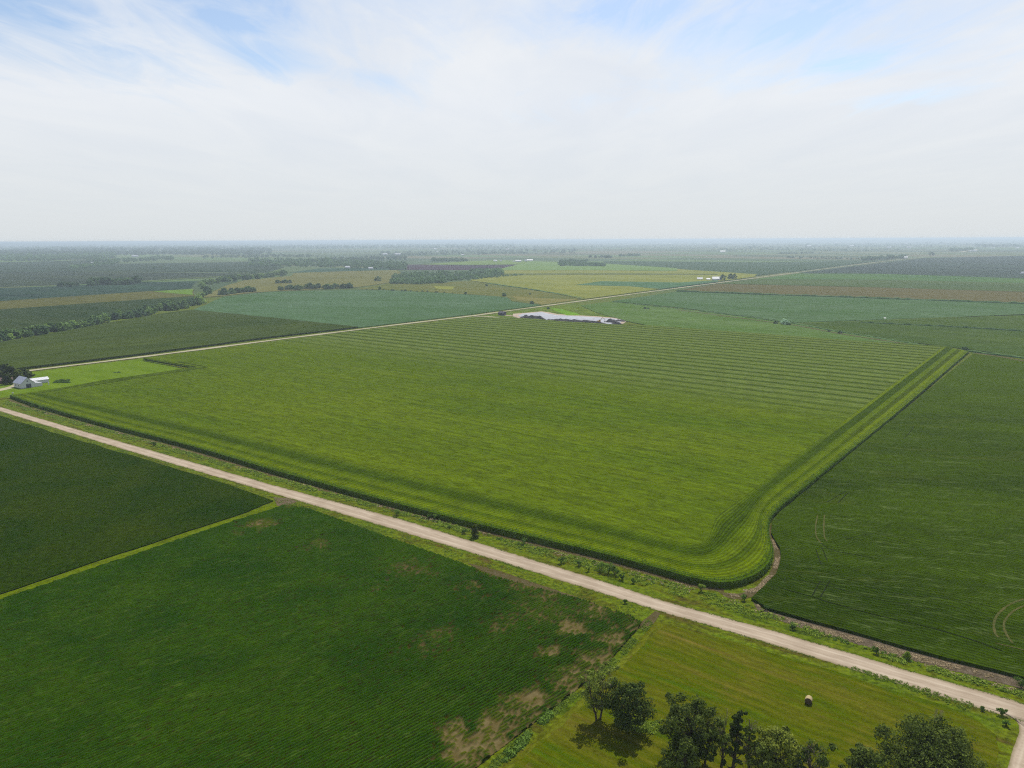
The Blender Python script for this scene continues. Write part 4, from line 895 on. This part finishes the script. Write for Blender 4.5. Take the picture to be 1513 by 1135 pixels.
o = barn('farm_shed', g(8, 566), R(40), 9, 6, 2.6, 4.2, plain('shed_red', (110, 80, 80)), M['brown_roof'], doors=[('S', 0, 2, 2.1)]); setp(o, 'small brownish roofed shed under the trees at the left edge', 'shed')
ribbon('driveway', G([(-20, 552), (5, 553), (14, 558), (22, 562), (27, 567), (20, 573), (5, 577), (-20, 582)]), G([(-20, 556), (0, 557), (6, 561), (15, 563.5), (20, 567), (14, 571), (0, 574.5), (-20, 578)]), .09, M['road_far'], n=60)
# small white marker posts by the farm
def post(X, Y, h, lab):
    V = []; Fc = []; root = empty('marker_post', (*g(X, Y), 0)); tube(V, Fc, (0, 0, 0), (0, 0, h), .25, .22, 8); mesh_np('pole', V, Fc, M['white_roof'], root)
    V = []; Fc = []; box(V, Fc, -.5, .5, -.2, .2, h, h+.5); mesh_np('cap', V, Fc, M['white_roof'], root); setp(root, lab, 'post')
post(72, 569, 1.6, 'small white post on the lawn right of the long white shed')
post(19, 583, 1.0, 'low white marker at the left tip of the corn field')
# far farm on the far road
o = barn('white_barn', g(1058.5, 414.8), R(-10), 21, 14, 5, 10, M['white_wall'], M['white_roof'], doors=[('S', 3, 4, 3.5)]); setp(o, 'bright white barn beside the far road right of centre', 'barn')
o = barn('white_shed', g(1034, 413.6), R(-10), 14, 9, 3, 6, M['white_wall'], M['grey_roof']); setp(o, 'pale low building leftmost at the far road farm', 'shed')
o = barn('white_shed', g(1046.5, 414), R(-10), 9, 7, 2.6, 4.6, M['white_wall'], M['grey_roof']); setp(o, 'small shed between the pale low building and the white barn', 'shed')
far_b = [(732, 386.5, 18, 8, 'small white building, leftmost of the distant white farm'), (740, 386.3, 9, 8, 'tiny white shed second from the left at the distant white farm'), (759, 387.3, 9, 6, 'tiny low building before the long sheds of the distant white farm'), (766, 387, 28, 9, 'long pale shed in the middle of the distant white farm'), (777, 386.6, 12, 10, 'bright white square building at the distant white farm'), (783, 386, 27, 9, 'long white shed at the right end of the distant white farm')]
def far_building(X, Y, L, h, lab, group, nm='farm_building'):
    x, y = g(X, Y); d = math.hypot(x, y); a, b = L/2, max(2, min(9, L*.3))
    root = empty(nm, (x, y, 0), R(random.uniform(-12, 4)))
    V = [(-a, -b, 0), (a, -b, 0), (a, b, 0), (-a, b, 0), (-a, -b, h*.6), (a, -b, h*.6), (a, b, h*.6), (-a, b, h*.6)]
    mesh_np('wall', V+[(-a, 0, h*.97), (a, 0, h*.97)], [(0, 1, 5, 4), (2, 3, 7, 6), (1, 2, 6, 9, 5), (3, 0, 4, 8, 7)], M['white_wall'], root)
    mesh_np('roof', [(-a-.5, -b-.7, h*.56), (a+.5, -b-.7, h*.56), (a+.5, 0, h), (-a-.5, 0, h), (-a-.5, b+.7, h*.56), (a+.5, b+.7, h*.56)], [(0, 1, 2, 3), (3, 2, 5, 4)], M['white_roof'], root)
    setp(root, lab, 'building', group)
for X, Y, L, h, lab in far_b: far_building(X, Y, L, h, lab, 'buildings of the distant white farm')
specks = [(569, 377, 55, 'long white roof, left one above the wide dark wood'), (588, 377.3, 70, 'long white roof, right one above the wide dark wood'), (514, 396.5, 30, 'grey white farm building in the wide dark wood, left one'), (548, 398, 26, 'small white building at the right end of the wide dark wood'),
          (376, 377, 30, 'white building on top of the left woods'), (200, 380, 70, 'pale long roof among the upper left woods'), (137, 389.5, 22, 'tiny white roof by the pointed wood'), (750, 369.5, 60, 'white roof near the centre horizon, left one'), (822, 366.3, 60, 'white roof near the centre horizon, right one'), (684, 377.6, 30, 'white speck of a building above the small dark wood'),
          (643, 368.6, 50, 'white building of the distant cluster, left'), (646, 372.5, 30, 'small white building below the distant cluster'),
          (1068, 373, 60, 'bright white roof in front of the dim belt right of centre'), (990, 360.6, 90, 'pale roof on the horizon left of the dim belt'), (1063, 358, 70, 'white roof, first of the horizon cluster right of centre'), (1072, 358, 70, 'white roof, second of the horizon cluster right of centre'), (1079, 358.2, 60, 'white roof, third of the horizon cluster right of centre'), (1035, 359.5, 90, 'faint pale roof left of the horizon cluster'),
          (1195, 364.3, 90, 'bright white long building on the right plain'), (1237, 359.5, 200, 'long pale roof on the right horizon'), (1258, 364, 80, 'pale building left of the brighter pair on the right'), (1276, 360.5, 120, 'long faint roof on the right horizon above the pale building'), (1313, 366.8, 70, 'bright white building, left of a pair on the right plain'), (1343, 366.6, 70, 'bright white building, right of a pair on the right plain'), (1340, 360.5, 140, 'long faint roof above the bright pair'),
          (1434, 371.4, 24, 'small white house by the dim wood, left'), (1440, 371.3, 50, 'longer white building by the dim wood, right'), (1464, 367.2, 24, 'small white tank shaped building at far right, left one'), (1468, 367.2, 24, 'small white tank shaped building at far right, right one'), (1465, 362, 160, 'long pale plant building at the far right horizon'), (1503, 367, 50, 'white building at the right edge of the far plain'), (1510, 405, 14, 'lone white hut in the field at the right edge'), (1307, 471, 3, 'small white hut beside the green track on the right'), (1337, 382, 40, 'pale grey building at the right end of the dark belt')]
for X, Y, L, lab in specks: far_building(X, Y, L*.62, min(15, L*.16+4) if L > 20 else L*.5, lab, 'scattered far buildings')

# ------------------------------------------------------------------ quarry
pad_px = [(772, 464), (800, 461.5), (822, 466), (850, 467.5), (880, 469), (905, 471), (922, 473.5), (915, 478), (900, 481), (880, 479), (855, 478), (830, 475.5), (800, 473.5), (778, 471), (765, 467)]
sheet('quarry_rim', G([(758, 464), (800, 460.3), (824, 464.5), (852, 466.2), (882, 467.8), (906, 469.8), (926, 472.8), (921, 478.5), (898, 482), (875, 480.6), (850, 479), (825, 477), (795, 475), (772, 473), (758, 468)]), .3, M['padrim'], rough=.008)
sheet('quarry_floor', G(pad_px), .42, M['pad'], rough=.006)
sheet('quarry_grass', G([(700, 470), (740, 463.5), (800, 454.5), (858, 448.5), (880, 461), (908, 470), (882, 468), (850, 466.3), (824, 464.5), (800, 460.3), (758, 464), (758, 468), (772, 473), (740, 470.5)]), .2, crop('quarry_green', (96, 116, 50), (112, 130, 54), (128, 118, 78), big=30, fine=4), rough=.004)
sheet('grass_bank', G([(812, 455), (832, 457.5), (852, 463), (858, 466.5), (838, 466.5), (824, 461)]), .36, crop('bright_bank', (108, 148, 44), (124, 162, 54), big=30, fine=4), rough=.005)
strip_px('driveway', [(700, 467.5), (730, 469), (760, 471), (775, 472)], 7, .45, M['road_far'])
strip_px('driveway', [(742, 466), (760, 467.5), (772, 470)], 5, .455, M['padrim'])
def heap(X, Y, w, d, h, seed, lab):
    rnd = VN(seed); n = 14; V = []; Fc = []; x, y = g(X, Y)
    for i in range(n+1):
        for j in range(n+1):
            u, v = i/n*2-1, j/n*2-1; f = max(0, 1-(u*u+v*v))**.8
            zz = h*f*(.45+1.0*float(rnd(np.array([i*.55+seed]), np.array([j*.55]))[0])); V.append((u*w/2, v*d/2, zz))
    Fc = [(i*(n+1)+j, (i+1)*(n+1)+j, (i+1)*(n+1)+j+1, i*(n+1)+j+1) for i in range(n) for j in range(n)]
    o = mesh_np('spoil_heap', V, Fc, M['rock'], loc=(x, y, .4)); o.rotation_euler.z = R(-30); setp(o, lab, 'spoil heap', 'spoil heaps of the quarry')
for i, a in enumerate([(778, 471.5, 22, 12, 4, 'leftmost dark spoil heap at the quarry entrance'), (787, 472.3, 26, 12, 5, 'second dark spoil heap from the left in the quarry'), (797, 473, 20, 10, 4, 'third dark spoil heap from the left in the quarry'), (828, 475.5, 50, 10, 3.5, 'long low dark bank in front of the quarry floor, left half'), (848, 477, 55, 10, 3.5, 'long low dark bank in front of the quarry floor, middle'), (870, 478, 50, 10, 3.5, 'long low dark bank in front of the quarry floor, right half'), (903, 476.6, 15, 10, 3.8, 'dark pointed heap at the right end of the quarry floor'), (911, 479, 13, 8, 3, 'dark heap at the front right corner of the quarry'), (916, 475, 16, 10, 2, 'brownish heap at the far right end of the quarry')]):
    heap(*a[:5], i+3, a[5])
def excavator(X, Y):
    root = empty('excavator', (*g(X, Y), .42), R(20))
    for s in (-1, 1):
        V = []; Fc = []; box(V, Fc, -2.2, 2.2, s*1.3-.35, s*1.3+.35, 0, .9); mesh_np('track', V, Fc, M['dark'], root)
    V = []; Fc = []; box(V, Fc, -2.4, 1.6, -1.4, 1.4, 1.0, 2.4); mesh_np('body', V, Fc, M['yellow'], root)
    V = []; Fc = []; box(V, Fc, .2, 1.8, .3, 1.35, 2.41, 3.4); mesh_np('cab', V, Fc, M['dark'], root)
    V = []; Fc = []; tube(V, Fc, (1.2, -.3, 1.8), (4.5, -.3, 6), .35, .3); tube(V, Fc, (4.5, -.3, 6), (8, -.3, 4.2), .3, .22); tube(V, Fc, (8, -.3, 4.2), (8.4, -.3, 1.2), .22, .15); mesh_np('boom', V, Fc, M['yellow'], root)
    V = []; Fc = []; box(V, Fc, 7.7, 8.8, -1, .4, .3, 1.3); mesh_np('bucket', V, Fc, M['dark'], root)
    setp(root, 'yellow excavator with raised arm on the pale quarry floor', 'excavator')
excavator(885, 477)
o = barn('weathered_shed', g(742, 466), R(-35), 9, 7, 3.6, 5.6, plain('old_boards', (96, 92, 104)), plain('old_roof', (84, 80, 92))); setp(o, 'dark weathered shed at the quarry entrance by the far road', 'shed')

# ------------------------------------------------------------------ round bale
def bale():
    x, y = g(1194.5, 1039); root = empty('hay_bale', (x, y, .06), R(62)); r, L, n = .8, 1.45, 28
    rnd = random.Random(3); V = []; Fc = []
    for k in range(9):
        for i in range(n):
            a = 2*math.pi*i/n; rr = r*(1+rnd.uniform(-.02, .02))-(.05 if k in (0, 8) else 0)
            zz = r*.97+math.sin(a)*rr; V.append((-L/2+L*k/8, math.cos(a)*rr, max(zz, 0)))
    for k in range(8):
        for i in range(n): Fc.append((k*n+i, k*n+(i+1) % n, (k+1)*n+(i+1) % n, (k+1)*n+i))
    mesh_np('wrap', V, Fc, M['hay'], root, smooth=True)
    for s in (-1, 1):
        V = [(s*(L/2+.04), 0, r*.97)]; Fc = []
        for q, rr in enumerate((.25, .5, .75)):
            for i in range(n):
                a = 2*math.pi*i/n; V.append((s*(L/2+.02*(2-q)-(.02 if q == 2 else 0))+rnd.uniform(-.015, .015), math.cos(a)*r*rr/.75*.98, r*.97+math.sin(a)*r*rr/.75*.96))
        Fc += [(0, 1+i, 1+(i+1) % n) for i in range(n)]
        for q in range(2):
            for i in range(n): Fc.append((1+q*n+i, 1+(q+1)*n+i, 1+(q+1)*n+(i+1) % n, 1+q*n+(i+1) % n))
        mesh_np('end_face', V, Fc, M['hay_end'], root)
    setp(root, 'round straw coloured hay bale lying alone on the mown hay field', 'hay bale')
bale()

# ------------------------------------------------------------------ air
def haze():
    s = 90000; V = []; Fc = []; box(V, Fc, -s, s, -s, s, -1.0, H+5); me = mesh_np('haze', V, Fc, None)
    m = bpy.data.materials.new('haze'); m.use_nodes = True; t = m.node_tree; t.nodes.clear()
    o = t.nodes.new('ShaderNodeOutputMaterial'); p = t.nodes.new('ShaderNodeVolumePrincipled')
    p.inputs['Color'].default_value = HAZE_C; p.inputs['Density'].default_value = HAZE_D; p.inputs['Anisotropy'].default_value = 0.3
    t.links.new(p.outputs[0], o.inputs['Volume']); me.data.materials.append(m); setp(me, kind='stuff')
    me['label'] = 'pale blue summer haze over the plain'; me['category'] = 'haze'
haze()

# ------------------------------------------------------------------ sky, sun
sc = bpy.context.scene
w = bpy.data.worlds.new('World'); sc.world = w; w.use_nodes = True; t = w.node_tree; t.nodes.clear()
class WT(NT):
    def __init__(s, tree): s.t = tree
q = WT(t)
sky = q.n('ShaderNodeTexSky', sky_type='NISHITA'); sky.sun_disc = False; sky.sun_elevation = SUN_EL; sky.sun_rotation = SUN_AZ; sky.altitude = 300
sky.air_density = 1.0; sky.dust_density = 1.2; sky.ozone_density = 1.5
SKY = .135
dirn = q.n('ShaderNodeTexCoord').outputs['Generated']
sx, sy, sz = q.sep(dirn)
zz = q.math('ADD', q.math('MAXIMUM', sz, 0.0), .03)
px_ = q.math('DIVIDE', sx, zz); py_ = q.math('DIVIDE', sy, zz)
P = q.n('ShaderNodeCombineXYZ', I={0: px_, 1: py_, 2: 0.0}).outputs[0]
def pm(a, b, off=(0, 0, 0)): return q.n('ShaderNodeVectorMath', operation='ADD', I={0: q.n('ShaderNodeVectorMath', operation='MULTIPLY', I={0: P, 1: (a, b, 1)}).outputs[0], 1: off}).outputs[0]
n1 = q.noise(pm(1.0, .42, (3.1, .6, 0)), 1.0, 6, .6, .7); n2 = q.noise(pm(2.6, .8, (7, 1, 0)), 1.2, 6, .62, .9)
cov = q.math('ADD', q.math('MULTIPLY', n1, .55), q.math('MULTIPLY', n2, .45))
def skyp(x, y):
    u = x-CX; v = y-CY; c, s = math.cos(ROLL), math.sin(ROLL); u2 = (u*c-v*s)/F; v2 = (u*s+v*c)/F
    f = math.cos(PITCH)-math.sin(PITCH)*v2; d = Vector((u2, f, -(math.sin(PITCH)+math.cos(PITCH)*v2))).normalized(); z = d.z+.03
    return d.x/z, d.y/z
hole = None
for X, Y, rx, ry, s in [(60, 30, .5, .7, .8), (150, 75, .45, .6, .75), (330, 15, .28, .55, .8), (385, 85, .22, .5, .8), (935, 20, .3, .45, 1.), (1135, 30, .36, .6, 1.05), (1250, 95, .3, .55, .95), (1345, 40, .25, .35, .5), (1370, 145, .3, .5, .5), (230, 0, .35, .4, .35), (520, 120, .35, .4, .3)]:
    cx_, cy_ = skyp(X, Y)
    dx = q.math('DIVIDE', q.math('SUBTRACT', px_, cx_), rx); dy = q.math('DIVIDE', q.math('SUBTRACT', py_, cy_), ry)
    gsn = q.math('MULTIPLY', q.math('EXPONENT', q.math('MULTIPLY', q.math('ADD', q.math('MULTIPLY', dx, dx), q.math('MULTIPLY', dy, dy)), -1.0)), s)
    hole = gsn if hole is None else q.math('MAXIMUM', hole, gsn)
# thick veil low down and everywhere, thinner towards the gaps
veil = q.math('SUBTRACT', q.math('ADD', q.mr(cov, .36, .64, -.12, .5), .58), q.math('MULTIPLY', hole, q.mr(n2, .3, .6, 1.15, .6)))
low = q.mr(sz, .05, .24, .75, 0)
fac = q.n('ShaderNodeClamp', I={0: q.math('MULTIPLY', q.math('ADD', veil, low), q.mr(sz, .3, .55, 1, .15)), 1: .05, 2: .97}).outputs[0]
fine = q.noise(pm(1.3, .42, (1, 4, 0)), 1.0, 5, .55, .6); calm = q.mr(sz, .0, .18)
lowc = q.mix(q.mr(sz, .0, .16), (.715, .755, .775, 1), (.82, .85, .895, 1))
ccol = q.mix(1.0, lowc, q.n('ShaderNodeCombineColor', I={0: q.math('ADD', 1.0, q.math('MULTIPLY', calm, q.mr(fine, .34, .66, -.06, .04))), 1: q.math('ADD', 1.0, q.math('MULTIPLY', calm, q.mr(fine, .34, .66, -.04, .035))), 2: q.math('ADD', 1.0, q.math('MULTIPLY', calm, q.mr(fine, .34, .66, -.015, .02)))}).outputs[0], 'MULTIPLY')
skyc = q.mix(1.0, sky.outputs[0], (SKY, SKY, SKY, 1), 'MULTIPLY')
final = q.mix(fac, skyc, ccol)
bg = q.n('ShaderNodeBackground', I={0: final, 1: 1.0}); wo = q.n('ShaderNodeOutputWorld'); t.links.new(bg.outputs[0], wo.inputs[0])
L = bpy.data.lights.new('sun', 'SUN'); L.energy = 4.4; L.angle = R(.53); L.color = (1, .955, .88)
so = bpy.data.objects.new('sun', L); C.objects.link(so)
dv = Vector((math.sin(SUN_AZ)*math.cos(SUN_EL), math.cos(SUN_AZ)*math.cos(SUN_EL), math.sin(SUN_EL)))
so.rotation_euler = dv.to_track_quat('Z', 'Y').to_euler(); so.location = (0, 0, 300)
# ------------------------------------------------------------------ camera
cam = bpy.data.cameras.new('camera'); co = bpy.data.objects.new('camera', cam); C.objects.link(co); sc.camera = co
cam.sensor_width = 36; cam.lens = F/1513*36; cam.clip_end = 250000; cam.clip_start = 1
co.matrix_world = Matrix.Translation((0, 0, H)) @ Matrix.Rotation(R(90)-PITCH, 4, 'X') @ Matrix.Rotation(-ROLL, 4, 'Z')
sc.view_settings.view_transform = 'Standard'; sc.view_settings.look = 'None'; sc.view_settings.exposure = 0.0; sc.view_settings.gamma = 1
sc.cycles.max_bounces = 5; sc.cycles.diffuse_bounces = 2; sc.cycles.transparent_max_bounces = 8; sc.cycles.volume_bounces = 0
sc.cycles.use_denoising = False; sc.cycles.denoising_prefilter = 'NONE'; sc.cycles.denoising_input_passes = 'RGB_ALBEDO_NORMAL'; sc.cycles.use_adaptive_sampling = False; sc.cycles.filter_width = 1.15
